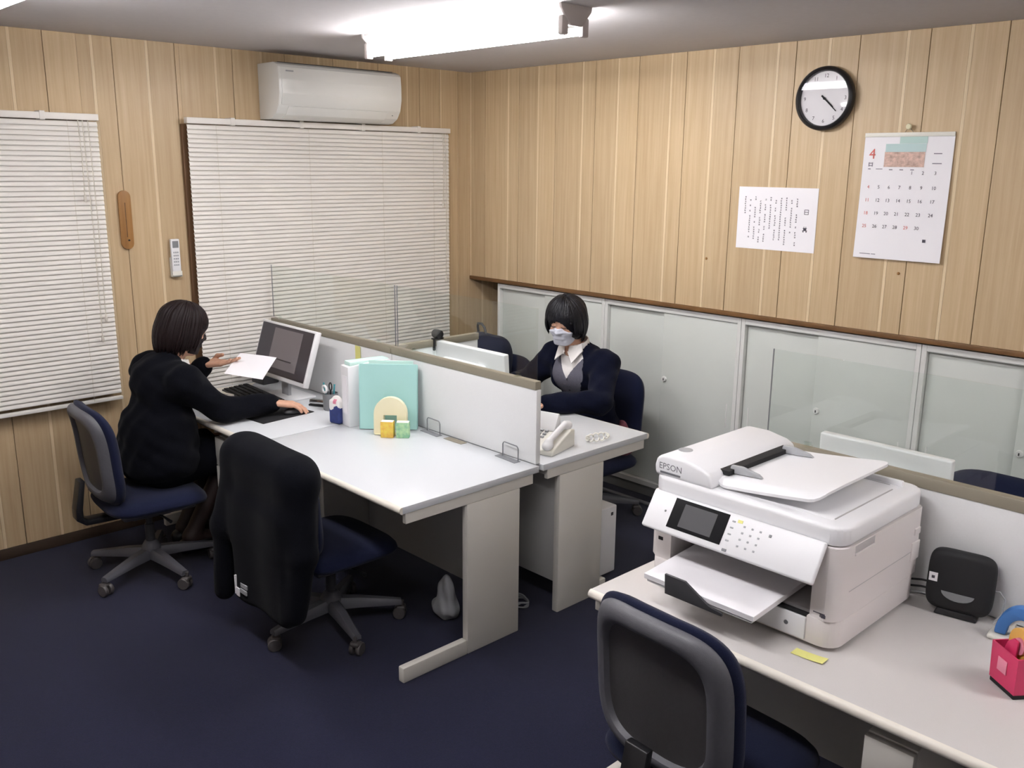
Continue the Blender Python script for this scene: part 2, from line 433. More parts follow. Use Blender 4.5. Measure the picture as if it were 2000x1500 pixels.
# ------------------------------------------------------------------ venetian blinds
def blind(y0, y1, ztop, zbot, label, cords, wand):
    t = thing('window_blind', label, 'blind', (.05, (y0+y1)/2, zbot), 0, 'closed venetian blinds')
    L = y1-y0
    hr = boxes('headrail', [((-.022, -L/2, ztop-zbot-.030), (.018, L/2, ztop-zbot))], 'slat', t, .003)
    for s in np.linspace(-L/2+.25, L/2-.25, 4):
        boxes('bracket', [((-.045, s-.012, ztop-zbot-.034), (.020, s+.012, ztop-zbot+.006))], 'slat', hr, .002)
    # slat: slightly arched strip, tilted almost shut
    V, F = [], []; n = 6; wd = .0255; a = math.radians(70)
    for j, y in enumerate((-L/2+.004, L/2-.004)):
        for side in (0, 1):
            for i in range(n+1):
                u = (i/n-.5)*wd; arch = .0028*(1-(2*i/n-1)**2)+(0 if side else -.0007)
                V.append((u*math.cos(a)+arch*math.sin(a), y, u*-math.sin(a)+arch*math.cos(a)))
    m = n+1
    for i in range(n):
        F += [(i, i+1, 2*m+i+1, 2*m+i), (m+i+1, m+i, 3*m+i, 3*m+i+1)]
    F += [(0, 2*m, 3*m, m), (n, m+n, 3*m+n, 2*m+n)]
    sm = me_from('slat', V, F)
    for p in sm.polygons: p.use_smooth = True
    sm.materials.append(M['slat'])
    z = ztop-zbot-.046; pitch = .0228
    while z > .03:
        o = bpy.data.objects.new('slat', sm); COL.objects.link(o); o.parent = t; o.location = (0, 0, z); o.rotation_euler = (random.uniform(-.0005, .0005), random.uniform(-.02, .02), 0)
        z -= pitch
    boxes('bottom_rail', [((-.012, -L/2, 0), (.012, L/2, .018))], 'slat', t, .004)
    for c in cords:
        tube('ladder_cord', [(.0135, c-(y0+y1)/2, .01), (.0135, c-(y0+y1)/2, ztop-zbot-.02)], .0011, 'cord', t, 6)
    for yw, ln in wand:
        yy = yw-(y0+y1)/2; tp = ztop-zbot-.03
        w_ = tube('pull_cord', [(.022, yy, tp), (.024, yy+.004, tp-ln*.5), (.022, yy, tp-ln)], .0022, 'cord', t, 6)
        lathe('cord_tassel', [(.002, 0), (.006, -.008), (.0075, -.03), (.004, -.036)], 'cord', w_, 12, (.022, yy, tp-ln))
    return t
blind(-3.66, -2.392, 2.107, .716, 'cream venetian blind, lowered, at the left edge of the picture', [-3.2, -2.535], [(-2.47, 1.02), (-2.445, .92), (-2.49, .34)])
blind(-1.956, -.223, 2.112, .655, 'wide cream venetian blind, lowered, under the air conditioner', [-1.80, -1.25, -.75, -.36], [(-.29, .42), (-.27, .9)])

# ------------------------------------------------------------------ air conditioner
ac = thing('air_conditioner', 'white wall-mounted air conditioner above the wide blind', 'air conditioner', (0, -1.115, 2.118))
prof = [(.002, 0), (.002, .288), (.165, .288), (.200, .276), (.214, .262), (.2195, .20), (.2195, .13), (.205, .070), (.175, .028), (.13, .004), (.10, 0)]
prism('body', prof, 'y', -.398, .398, 'ac_white', ac, .004)
fp = [(.204, .268), (.216, .262), (.2245, .20), (.2245, .13), (.2115, .073), (.205, .078), (.214, .13), (.214, .20), (.204, .256)]
prism('front_panel', fp, 'y', -.382, .392, 'ac_white', ac, .0015)
prism('louver', [(.207, .066), (.212, .064), (.180, .022), (.14, .002), (.137, .006), (.175, .028)], 'y', -.34, .30, 'ac_white', ac, .001)
g = boxes('intake_grille', [((.03+.022*i, -.37, .2875), (.040+.022*i, .37, .2905)) for i in range(7)], 'dark_grey', ac)
lathe('indicator_light', [(.003, 0), (.003, .003)], 'mid_grey', ac, 12, (.196, .345, .045), (0, math.radians(60), 0))
boxes('badge', [((.2150, -.355, .2395), (.2215, -.310, .2465))], 'grey_plastic', ac)

# ------------------------------------------------------------------ ceiling lamps (the room's only light)
def lamp(x0, y, label):
    L = 1.25
    t = thing('ceiling_light', label, 'lamp', (x0+L/2, y, H), 0, 'twin-tube fluorescent ceiling lights')
    prism('housing', [(-.080, 0), (.080, 0), (.076, -.012), (.022, -.066), (-.022, -.066), (-.076, -.012)], 'x', -L/2, L/2, 'lamp_body', t, .002)
    for s in (-1, 1):
        V, F = lathe_mesh([(.006, -.600), (.0155, -.597), (.0155, .597), (.006, .600)], 20)
        link('fluorescent_tube', me_from('fluorescent_tube', V, F), 'tube', t, (0, s*.056, -.084), (0, math.radians(90), 0), 50)
    for s in (-1, 1):
        e = prism('end_cap', [(-.086, 0), (.086, 0), (.082, -.018), (.030, -.074), (-.030, -.074), (-.082, -.018)], 'x', s*L/2-.006, s*L/2+.006, 'lamp_end', t, .002)
        for q in (-1, 1):
            boxes('socket', [((-.012, q*.056-.018, -.108), (.012, q*.056+.018, -.040))], 'lamp_end', e, .006, loc=(s*(L/2-.010), 0, 0))
    return t
lamp(.98, -1.43, 'twin-tube fluorescent ceiling light in full view above the desks')
lamp(.98, -3.16, 'twin-tube fluorescent ceiling light cut off at the upper left corner')
lamp(4.85, -1.43, 'twin-tube fluorescent ceiling light out of view to the right')
lamp(2.75, -3.16, 'twin-tube fluorescent ceiling light above the place of the viewer')

# ------------------------------------------------------------------ wall clock
ck = thing('wall_clock', 'round black-rimmed wall clock with white face', 'clock', (2.497, 0, 2.203))
RX = (math.radians(90), 0, 0)
lathe('rim', [(.120, 0), (.134, .002), (.141, .012), (.143, .024), (.141, .036), (.134, .044), (.126, .046), (.122, .042), (.120, .024)], 'black_plastic', ck, 64, rot=RX, ring=True)
dial = lathe('dial', [(.004, .010), (.121, .010), (.121, .0235), (.004, .0235)], 'paper', ck, 64, rot=RX)
P = []
for h in range(1, 13):
    a = math.radians(90-30*h); P.append(move(text_mesh(str(h), .024), .100*math.cos(a), .100*math.sin(a)))
V, F = merge(P); link('numerals', me_from('numerals', V, F), 'ink', dial, (0, 0, .0240))
def hand(name, L, w, ang, z):
    V = [(-w, -.02, 0), (w, -.02, 0), (w*.6, L, 0), (-w*.6, L, 0), (-w, -.02, .0012), (w, -.02, .0012), (w*.6, L, .0012), (-w*.6, L, .0012)]
    F = [(0, 3, 2, 1), (4, 5, 6, 7), (0, 1, 5, 4), (1, 2, 6, 5), (2, 3, 7, 6), (3, 0, 4, 7)]
    link(name, me_from(name, V, F), 'black_matte', ck, (0, -z, 0), (math.radians(90), 0, 0)).rotation_euler = (Matrix.Rotation(math.radians(90), 3, 'X') @ Matrix.Rotation(-math.radians(ang), 3, 'Z')).to_euler()
hand('hour_hand', .058, .0042, 131, .026); hand('minute_hand', .084, .0030, 133, .028)
lathe('hub', [(.006, .026), (.006, .031), (.003, .032)], 'black_matte', ck, 16, rot=RX)
lathe('glass', [(.004, .038), (.121, .038), (.121, .040), (.004, .040)], 'clear_glass', ck, 48, rot=RX)

# ------------------------------------------------------------------ wall calendar
cw, ch = .392, .548
cal = thing('wall_calendar', 'white April wall calendar hanging on a round hook', 'calendar', (2.897, 0, 1.497))
V, F = [], []
nv = 10
for s, off in ((0, 0), (1, .0015)):
    for j in range(nv+1):
        z = ch*j/nv; y = -.006-.012*(1-j/nv)**2-off
        for i in (0, 1): V.append(((-cw/2, cw/2)[i], y, z))
m = 2*(nv+1)
for j in range(nv):
    F += [(2*j, 2*j+2, 2*j+3, 2*j+1), (m+2*j, m+2*j+1, m+2*j+3, m+2*j+2), (2*j, m+2*j, m+2*j+2, 2*j+2), (2*j+1, 2*j+3, m+2*j+3, m+2*j+1)]
F += [(0, 1, m+1, m), (2*nv, m+2*nv, m+2*nv+1, 2*nv+1)]
sheet = link('sheet', me_from('sheet', V, F), 'paper', cal, smooth=30)
boxes('header_strip', [((-cw/2, -.012, ch-.016), (cw/2, -.005, ch+.002))], 'ivory_plastic', cal, .001)
def pz(u, v):     # position on the sheet, u to the right, v downwards
    t = v; return ((u-.5)*cw, -.0078-.012*t*t-.0006, ch*(1-v))
def printed(name, parts, m, par):
    """flat print: 2D shapes at (u, v) on the sheet"""
    VV, FF = [], []
    for (V, F), u, v in parts:
        x, y, z = pz(u, v); o = len(VV); VV += [(x+p[0], y-.0004+0*p[1], z+p[1]) for p in V]; FF += [tuple(i+o for i in f) for f in F]
    return link(name, me_from(name, VV, FF), m, par)
cols = [.095, .217, .335, .455, .577, .700, .836]
pr_ = []; rd = []
for d in range(1, 31):
    k = d+3; r, c = divmod(k, 7)
    (rd if c == 0 or d == 29 else pr_).append((text_mesh(str(d), .021), cols[c], (.31, .425, .53, .635, .74)[r]))
printed('printed_dates', pr_, 'ink', sheet); printed('printed_holidays', rd, 'ink_red', sheet)
printed('printed_month', [(text_mesh('4', .062), .105, .165)], 'ink_red', sheet)
printed('printed_month_name', [(quad_uv(.004, .018), .075, .245), (quad_uv(.004, .018), .115, .245), (quad_uv(.018, .003), .095, .235), (quad_uv(.016, .003), .095, .255), (quad_uv(.012, .004), .085, .28), (quad_uv(.03, .003), .20, .28)], 'ink_soft', sheet)
printed('printed_week', [(quad_uv(.016, .004), c, .285) for c in cols[2:5]]+[(quad_uv(.035, .004), .84, .16), (quad_uv(.04, .004), .84, .235)], 'ink_soft', sheet)
printed('printed_stamp', [(quad_uv(.014, .013), .80, .835)], 'ink', sheet)
printed('printed_sky', [(quad_uv(.178, .034), .48, .115)], 'sky_print', sheet)
printed('printed_blossom', [(quad_uv(.178, .064), .475, .205)], 'blossom', sheet)
printed('printed_banner', [(quad_uv(.12, .030), .56, .055)], 'ink_teal', sheet)
printed('printed_footer', [(quad_uv(.05, .003), .14, .965), (quad_uv(.02, .003), .24, .965)], 'ink_soft', sheet)
pg = lathe('hook', [(.004, 0), (.004, .012), (.011, .014), (.013, .020), (.010, .026), (.003, .028)], 'cream', cal, 20, (0.0, 0, ch+.026), RX)
tube('hanger_loop', [(-.02, -.008, ch), (-.008, -.012, ch+.016), (.008, -.012, ch+.016), (.02, -.008, ch)], .0012, 'chrome', cal, 6)

# ------------------------------------------------------------------ notice on the wall
nt_ = thing('wall_notice', 'landscape white paper notice with vertical lines of small print', 'notice', (2.279, 0, 1.495))
nw, nh = .432, .304
nsheet = boxes('sheet', [((-nw/2, -.0022, 0), (nw/2, -.0008, nh))], 'paper', nt_)
col_x = [.755-.066*i for i in range(10)]+[.095]
VV, FF = [], []
rr = random.Random(3)
for ci, u in enumerate(col_x):
    v = .10 if ci in (0, 1, 4, 5) else .14; end = [.93, .90, .92, .85, .86, .78, .90, .90, .86, .84, .45][ci]
    v = .18+rr.uniform(-.02, .05)
    while v < end:
        if rr.random() < .16: v += .05; continue
        hh = .0065; x = (u-.5)*nw; z = nh*(1-v)
        # a small glyph of three to four strokes
        for q in range(4):
            if q < 2: w_, h_, dx, dz = rr.uniform(.005, .008), .0017, rr.uniform(-.001, .001), (q-.5)*.0045
            else: w_, h_, dx, dz = .0017, rr.uniform(.005, .008), rr.uniform(-.003, .003), 0
            o = len(VV); VV += [(x+dx+a*w_/2, -.0026, z+dz+b*h_/2) for a, b in ((-1, -1), (1, -1), (1, 1), (-1, 1))]; FF.append((o, o+1, o+2, o+3))
        v += .036
link('printed_lines', me_from('printed_lines', VV, FF), 'ink', nsheet)
VV, FF = [], []
def stroke(x, z, w_, h_):
    o = len(VV); VV.extend([(x+a*w_/2, -.0026, z+b*h_/2) for a, b in ((-1, -1), (1, -1), (1, 1), (-1, 1))]); FF.append((o, o+1, o+2, o+3))
tx = (.875-.5)*nw
z0 = nh*(1-.37)
for dx, dz, w_, h_ in ((-.010, 0, .0028, .022), (.010, 0, .0028, .022), (0, .0105, .022, .0026), (0, -.0105, .022, .0026), (0, 0, .02, .0026)): stroke(tx+dx, z0+dz, w_, h_)
z0 = nh*(1-.64)
for dx, dz, w_, h_ in ((0, .006, .022, .003), (-.005, .010, .003, .008), (.005, .010, .003, .008), (0, 0, .016, .009), (-.008, -.010, .006, .006), (.008, -.010, .006, .006), (0, -.005, .026, .0028)): stroke(tx-.002+dx, z0+dz, w_, h_)
link('printed_title', me_from('printed_title', VV, FF), 'ink', nsheet)

# ------------------------------------------------------------------ small things on the walls
rm = thing('remote_control', 'white air conditioner remote in a wall holder', 'remote', (0, -2.047, 1.308))
boxes('holder', [((.0, -.026, 0), (.008, .026, .10)), ((.0, -.026, 0), (.030, .026, .008)), ((.026, -.026, 0), (.030, .026, .03))], 'ivory_plastic', rm, .002)
rc = boxes('handset', [((.009, -.0235, .012), (.027, .0235, .195))], 'white_plastic', rm, .005, 3)
boxes('display', [((.0268, -.016, .15), (.0276, .016, .185))], 'mid_grey', rc, .0004)
boxes('button', [((.0268, -.014+.010*i, .058+.016*j), (.0284, -.007+.010*i, .066+.016*j)) for i in range(3) for j in range(5)], 'grey_plastic', rc)
pq = thing('wooden_plaque', 'narrow round-ended brown wooden plaque on the panelled wall', 'plaque', (0, -2.283, 1.462))
pp = []
for k in range(13): a = math.pi*k/12; pp.append((.031*math.cos(a), .258+.031*math.sin(a)))
for k in range(13): a = math.pi+math.pi*k/12; pp.append((.031*math.cos(a), .031+.031*math.sin(a)))
prism('board', pp, 'x', 0.0, .014, 'dark_wood', pq, .002)
boxes('groove', [((.0135, -.0025, .06), (.0146, .0025, .23))], 'trim_wood', pq)
lathe('knob', [(.0045, 0), (.0045, .006), (.002, .008)], 'black_matte', pq, 12, (.013, .006, .045), (0, math.radians(90), 0))
for (x, z, lb) in ((2.913, 1.437, 'dark screw head in the panelled wall below the calendar'), (1.889, 1.424, 'dark nail hole plug in the panelled wall left below the notice')):
    o = lathe('screw_head', [(.006, 0), (.007, .003), (.004, .006)], 'dark_wood', None, 12, (x, 0, z), RX); tag(o, lb, 'screw')

# ------------------------------------------------------------------ sliding-door cabinets in the recess
def cabinet(i, label):
    W = .9285; x0 = .252+i*.931
    t = thing('filing_cabinet', label, 'cabinet', (x0+W/2, .02, 0), 0, 'steel sliding-door cabinets under the wall panelling')
    h0, h1, D = .062, 1.131, .40; hw = W/2
    boxes('body', [((-hw, 0, h0), (-hw+.022, D, h1)), ((hw-.022, 0, h0), (hw, D, h1)), ((-hw+.022, 0, h1-.028), (hw-.022, D, h1)), ((-hw+.022, 0, h0), (hw-.022, D, h0+.030)), ((-hw+.022, D-.01, h0+.03), (hw-.022, D, h1-.028)), ((-hw+.022, .05, (h0+h1)/2-.008), (hw-.022, D-.01, (h0+h1)/2+.008))], 'steel_frame', t, .0015, 1)
    boxes('plinth', [((-hw+.004, .012, 0), (hw-.004, D, h0))], 'steel_dark', t, .001, 1)
    d1 = boxes('door', [((-hw+.024, .028, h0+.032), (.03, .043, h1-.030))], 'steel', t, .002)
    d2 = boxes('door', [((-.035, .007, h0+.032), (hw-.024, .022, h1-.030))], 'steel', t, .002)
    boxes('handle', [((-hw+.055, .0262, .53), (-hw+.063, .0284, .66))], 'steel_frame', d1, .001)
    boxes('handle', [((hw-.063, .0052, .53), (hw-.055, .0074, .66))], 'steel_frame', d2, .001)
    lathe('lock', [(.016, 0), (.016, .006), (.013, .010), (.004, .010), (.004, .008)], 'steel_frame', d2, 20, (-.012, .007, .725), RX)
    boxes('keyhole', [((-.0125-.002, -.0048, .718), (-.0115+.002, -.0026, .730))], 'black_matte', d2)
    # top track
    boxes('track', [((-hw+.022, .023, h1-.034), (hw-.022, .027, h1-.028)), ((-hw+.022, .001, h1-.031), (hw-.022, .005, h1-.028))], 'steel_dark', t)
    return t
cabinet(0, 'grey steel sliding-door cabinet at the corner, behind the masked woman')
cabinet(1, 'grey steel sliding-door cabinet behind the navy chair, second from the corner')
cabinet(2, 'grey steel sliding-door cabinet behind the printer, third from the corner')
cabinet(3, 'grey steel sliding-door cabinet cut by the right edge of the picture')
o = box('floor_rail', (.25, -.10, 0), (4.0, -.07, .012), 'mid_grey', None, .003); tag(o, 'thin grey metal rail on the carpet before the cabinets', 'rail')
# ================================================================== DESKS
def desk(x0, x1, yf, yb, label, top='desk_top', ped=None, legs=(1, 1), cat='desk'):
    """steel desk; yf = user edge, yb = edge at the partition"""
    s = 1 if yb > yf else -1; W = x1-x0; D = abs(yb-yf)
    t = thing('office_desk', label, cat, ((x0+x1)/2, yf, 0), 0 if s > 0 else math.pi, 'steel office desks')
    hw = W/2
    bm = bmesh.new(); add_box(bm, (-hw, 0.012, .672), (hw, D, .700), .003, 2)
    link('desktop', me_bm('desktop', bm), top, t, smooth=40)
    pr = []
    for k in range(9):
        a = math.pi/2+math.pi*k/8; pr.append((.014+.014*math.cos(a), .686+.014*math.sin(a)))
    prism('front_edge', [(y, z) for y, z in pr], 'x', -hw, hw, 'desk_edge', t, 0, smooth=40)
    boxes('apron', [((-hw+.004, .03, .630), (-hw+.024, D-.03, .672)), ((hw-.024, .03, .630), (hw-.004, D-.03, .672)), ((-hw+.024, .05, .650), (hw-.024, .075, .672)), ((-hw+.024, D-.06, .640), (hw-.024, D-.04, .672))], 'desk_steel', t, .0015, 1)
    for q in (-1, 1):
        xa, xb = (-hw+.003, -hw+.035) if q < 0 else (hw-.035, hw-.003)
        boxes('leg', [((xa, D-.385, .0), (xb, D-.105, .630))], 'desk_steel', t, .004)
        boxes('foot', [((xa, .006 if s > 0 else .27, .0), (xb, D-.3855, .062))], 'desk_steel', t, .005)
    boxes('modesty_panel', [((-hw+.036, D-.135, .13), (hw-.036, D-.118, .640))], 'modesty', t, .002)
    if ped:
        pa, pb = ped[0]-(x0+x1)/2, ped[1]-(x0+x1)/2
        if s < 0: pa, pb = -pb, -pa
        body = boxes('pedestal', [((pa, .055, .03), (pb, D-.15, .628))], 'desk_steel', t, .002)
        zs = [.03, .335, .485, .628] if len(ped) < 3 else ped[2]
        for z0, z1 in zip(zs[:-1], zs[1:]):
            bm = bmesh.new(); add_box(bm, (pa, .033, z0+.002), (pb, .054, z1-.003), .003, 2)
            dr = link('drawer', me_bm('drawer', bm), 'desk_steel', t, smooth=40)
            if pb-pa > .2: boxes('handle', [(((pa+pb)/2-.09, .0322, z1-.075), ((pa+pb)/2+.09, .036, z1-.018))], 'black_matte', dr, .001)
        for q in (pa+.03, pb-.03): boxes('glide', [((q-.018, .07, 0), (q+.018, .11, .031))], 'black_matte', t, .002)
    return t
YF, YM, YB = -2.255, -1.535, -.827
desk(.078, 1.131, YF, YM-.012, 'steel desk the woman with the mouse works at, by the blinds', ped=(.70, 1.09))
desk(1.136, 2.197, YF, YM-.012, 'empty-topped steel desk in front of the chair with the black cardigan')
desk(.078, 1.131, YB, YM+.012, 'steel desk in the far corner behind the partition, mostly hidden')
desk(1.136, 2.197, YB, YM+.012, 'steel desk with the telephone, where the masked woman in grey vest sits')
desk(3.081, 4.50, -2.243, YM-.012, 'steel desk carrying the printer at the lower right', 'desk_top_warm', ped=(3.905, 4.02, [.03, .30, .52, .628]))
desk(3.081, 4.50, YB, YM+.012, 'steel desk hidden behind the partition beyond the printer')

# partitions
def partition(x0, x1, label):
    t = thing('desk_partition', label, 'partition', ((x0+x1)/2, YM, .7005), 0, 'white desk partitions with grey-brown top trim'); hw = (x1-x0)/2
    boxes('panel', [((-hw, -.0115, 0), (hw, .0115, .312))], 'panel_white', t, .002)
    boxes('top_trim', [((-hw-.002, -.016, .312), (hw+.002, .016, .347))], 'panel_trim', t, .003)
    boxes('end_post', [((hw, -.0125, 0.0), (hw+.006, .0125, .312))], 'panel_white', t, .001)
    return t
partition(.08, 1.195, 'white partition with grey-brown trim behind the lit monitor')
partition(1.203, 2.17, 'white partition with grey-brown trim on the empty desk')
partition(3.10, 4.49, 'white partition with grey-brown trim behind the printer and router')
# cross partition between the two far desks
cp = thing('cross_partition', 'partition set crosswise between the two far desks, trim just showing', 'partition', (1.18, -1.25, .7005))
boxes('panel', [((-.0115, -.265, 0), (.0115, .26, .312))], 'panel_white', cp, .002)
boxes('top_trim', [((-.016, -.266, .312), (.016, .265, .347))], 'panel_trim', cp, .003)
def acrylic(x0, x1, z1, label, feet):
    z0 = 1.0482
    t = thing('acrylic_screen', label, 'screen', ((x0+x1)/2, YM, z0), 0, 'clear acrylic sneeze guards'); hw = (x1-x0)/2
    boxes('sheet', [((-hw, -.002, .004), (hw, .002, z1-z0))], 'acrylic', t, .0005, 1)
    for f in feet:
        boxes('foot', [((f-.012-(x0+x1)/2, -.014, 0), (f+.012-(x0+x1)/2, .014, .004)), ((f-.012-(x0+x1)/2, -.005, .004), (f+.012-(x0+x1)/2, -.0022, .016)), ((f-.012-(x0+x1)/2, .0022, .004), (f+.012-(x0+x1)/2, .005, .016))], 'acrylic', t, .0006, 1)
    boxes('edge_strip', [((-hw, -.0024, .004), (-hw+.0025, .0024, z1-z0))]+([((hw-.0025, -.0024, .004), (hw, .0024, z1-z0))] if x1 < 2 else []), 'mid_grey', t, .0004, 1)
    return t
acrylic(.082, 1.222, 1.342, 'clear acrylic screen on the partition in front of the wide blind', [.15, 1.08])
acrylic(1.236, 2.165, 1.342, 'clear acrylic screen on the partition facing the masked woman', [1.36, 2.05])
acrylic(3.208, 4.45, 1.338, 'clear acrylic screen on the partition behind the printer', [3.35, 4.3])

# ================================================================== CHAIRS
def pad_mesh(hw, hh, n, rings_f, rings_b, yfun, na=56):
    """closed cushion in the XZ plane: rings (radius factor, y offset) front and back; yfun adds curvature"""
    def ol(a):
        c, s = math.cos(a), math.sin(a)
        return math.copysign(abs(c)**(2/n), c), math.copysign(abs(s)**(2/n), s)
    V, F = [], []; O = [ol(2*math.pi*(k+.5)/na) for k in range(na)]
    seq = [('c', rings_f[0])]+[('r', r) for r in rings_f[1:]]+[('r', r) for r in rings_b[:0:-1]]+[('c', rings_b[0])]
    starts = []
    for kind, (r, y) in seq:
        starts.append((kind, len(V)))
        if kind == 'c': V.append((0, y+yfun(0, 0), 0))
        else:
            for x, z in O: V.append((x*hw*r, y+yfun(x*r, z*r), z*hh*r))
    for (ka, a), (kb, b) in zip(starts[:-1], starts[1:]):
        for k in range(na):
            l = (k+1) % na
            if ka == 'c': F.append((a, b+k, b+l))
            elif kb == 'c': F.append((a+l, a+k, b))
            else: F.append((a+k, b+k, b+l, a+l))
    return V, F
def make_chair(label, loc, rotz, dz=0.0, base_rot=0.0, group='navy office swivel chairs'):
    """faces +Y"""
    t = thing('office_chair', label, 'chair', loc, rotz, group)
    # seat
    cv = lambda x, z: 0
    V, F = pad_mesh(.235, .225, 4.2, [(0, .040), (.35, .039), (.6, .036), (.8, .030), (.92, .018), (.98, .004), (1, -.010)], [(0, -.03), (.5, -.03), (.9, -.03), (.98, -.024), (1, -.012)], lambda x, z: -.012*max(0, z-.5)**2*4)
    V = [(x, z, y) for x, y, z in V]; F = [f[::-1] for f in F]
    link('seat', me_from('seat', V, F), 'chair_fabric', t, (0, .01, .405+dz), smooth=179)
    boxes('seat_pan', [((-.17, -.16, .345+dz), (.17, .17, .378+dz)), ((-.075, -.10, .305+dz), (.075, .09, .347+dz))], 'chair_base', t, .014, 3)
    # backrest: grey shell with a raised rim, navy cushion in front
    curve = lambda x, z: .035*x*x - .03*z*abs(z)*.6 - .028*z
    V, F = pad_mesh(.206, .212, 4.0, [(0, .012), (.5, .012), (.9, .012), (1.0, .006)], [(0, -.006), (.4, -.006), (.70, -.008), (.745, -.010), (.775, -.026), (.82, -.031), (.90, -.028), (.96, -.018), (1.0, -.004)], curve)
    bs = link('backrest_shell', me_from('backrest_shell', V, F), 'chair_shell', t, (0, -.235, .645+dz), (math.radians(-4), 0, 0), smooth=50)
    bs.data.materials.append(M['chair_shell_in'])
    for p in bs.data.polygons:
        c = p.center
        if c.y < curve(c.x/.206, c.z/.212)-.004 and ((abs(c.x)/.206)**4+(abs(c.z)/.212)**4)**.25 < .755: p.material_index = 1
    V, F = pad_mesh(.219, .224, 4.0, [(0, .066), (.4, .065), (.7, .062), (.88, .055), (.96, .042), (1.0, .022)], [(0, .004), (.5, .004), (.93, .004), (.985, .008), (1.0, .016)], curve)
    link('backrest_cushion', me_from('backrest_cushion', V, F), 'chair_fabric', t, (0, -.235, .645+dz), (math.radians(-4), 0, 0), smooth=179)
    # bracket from under the seat to the shell
    prism('back_bracket', [(-.10, .318), (-.28, .322), (-.318, .352), (-.318, .40), (-.292, .53), (-.268, .53), (-.288, .40), (-.288, .36), (-.265, .345), (-.10, .343)], 'x', -.035, .035, 'black_plastic', t, .004, (0, 0, dz))
    tube('height_lever', [(.06, .0, .33+dz), (.16, .02, .33+dz), (.215, .03, .322+dz)], [.005, .005, .008], 'black_plastic', t, 8)
    lathe('column', [(.021, .14), (.021, .24), (.0145, .242), (.0145, .33+dz)], 'dark_grey', t, 20)
    lathe('hub', [(.03, .068), (.045, .085), (.045, .125), (.028, .155), (.022, .158)], 'chair_base', t, 24)
    # five legs, each with a twin-wheel caster
    lm = bmesh.new()
    prof = [(.03, .098, .030, .026), (.12, .094, .026, .022), (.22, .084, .021, .016), (.292, .076, .017, .012)]
    rings = []
    for x, z, wy, wz in prof:
        rings.append([lm.verts.new((x, wy*a, z+wz*b)) for a, b in ((-1, -.8), (1, -.8), (1, .3), (.6, 1), (-.6, 1), (-1, .3))])
    for a, b in zip(rings[:-1], rings[1:]):
        for k in range(6): l = (k+1) % 6; lm.faces.new((a[k], a[l], b[l], b[k]))
    lm.faces.new(rings[0]); lm.faces.new(rings[-1])
    lm_ = me_bm('leg', lm); lm_.materials.append(M['chair_base'])
    for p in lm_.polygons: p.use_smooth = True
    lm_.set_sharp_from_angle(angle=math.radians(50))
    P = []
    for s in (-1, 1):
        V, F = lathe_mesh([(.006, 0), (.024, 0), (.0275, .004), (.0275, .014), (.024, .018), (.006, .018)], 22)
        P.append(([Vector((v[0], s*(.006+v[2]), v[1])) for v in V], F))
    V, F = lathe_mesh([(.0075, .0), (.0075, .036)], 10); P.append(([Vector((v[0]-.012, v[1], v[2]+.018)) for v in V], F))
    bmh = bmesh.new(); add_box(bmh, (-.026, -.021, .012), (.012, .021, .032), .008, 2)
    mh = me_bm('x', bmh); P.append(([v.co.copy() for v in mh.vertices], [tuple(p.vertices) for p in mh.polygons])); bpy.data.meshes.remove(mh)
    V, F = merge(P); cm = me_from('caster', V, F); cm.materials.append(M['caster'])
    for p in cm.polygons: p.use_smooth = True
    cm.set_sharp_from_angle(angle=math.radians(45))
    for k in range(5):
        a = base_rot+2*math.pi*k/5
        lg = bpy.data.objects.new('leg', lm_); COL.objects.link(lg); lg.parent = t; lg.rotation_euler = (0, 0, a)
        cs = bpy.data.objects.new('caster', cm); COL.objects.link(cs); cs.parent = lg; cs.location = (.285, 0, .0276); cs.rotation_euler = (0, 0, random.uniform(0, 6.28))
    return t
make_chair('navy swivel chair with grey shell under the woman by the blinds', (.60, -2.525, 0), math.radians(-4), -.015, math.radians(-62))
make_chair('navy swivel chair with a black cardigan hung over its back', (1.62, -2.19, 0), math.radians(0), -.035, math.radians(-85))
make_chair('navy swivel chair with grey shell in the right foreground', (3.525, -2.255, 0), math.radians(-3), .02, math.radians(20))
make_chair('navy swivel chair under the masked woman in the grey vest', (1.50, -.455, 0), math.radians(180), -.075, math.radians(10))
make_chair('navy swivel chair in the corner holding the dark backpack', (.62, -.43, 0), math.radians(180), -.13, math.radians(35))
make_chair('navy swivel chair beyond the printer partition, only its top showing', (3.64, -.835, 0), math.radians(180), -.06, math.radians(0))
# ================================================================== PRINTER
PX, PY = 3.452, -1.848            # centre of the footprint
pt = thing('printer', 'white multifunction inkjet printer with dark touch screen', 'printer', (PX, PY, .70))
hw, yb, yf = .294, .258, -.226
def rr_poly(x0, x1, y0, y1, r, n=5):
    P = []
    for cx, cy, a0 in ((x1-r, y1-r, 0), (x0+r, y1-r, 90), (x0+r, y0+r, 180), (x1-r, y0+r, 270)):
        for k in range(n+1): a = math.radians(a0+90*k/n); P.append((cx+r*math.cos(a), cy+r*math.sin(a)))
    return P
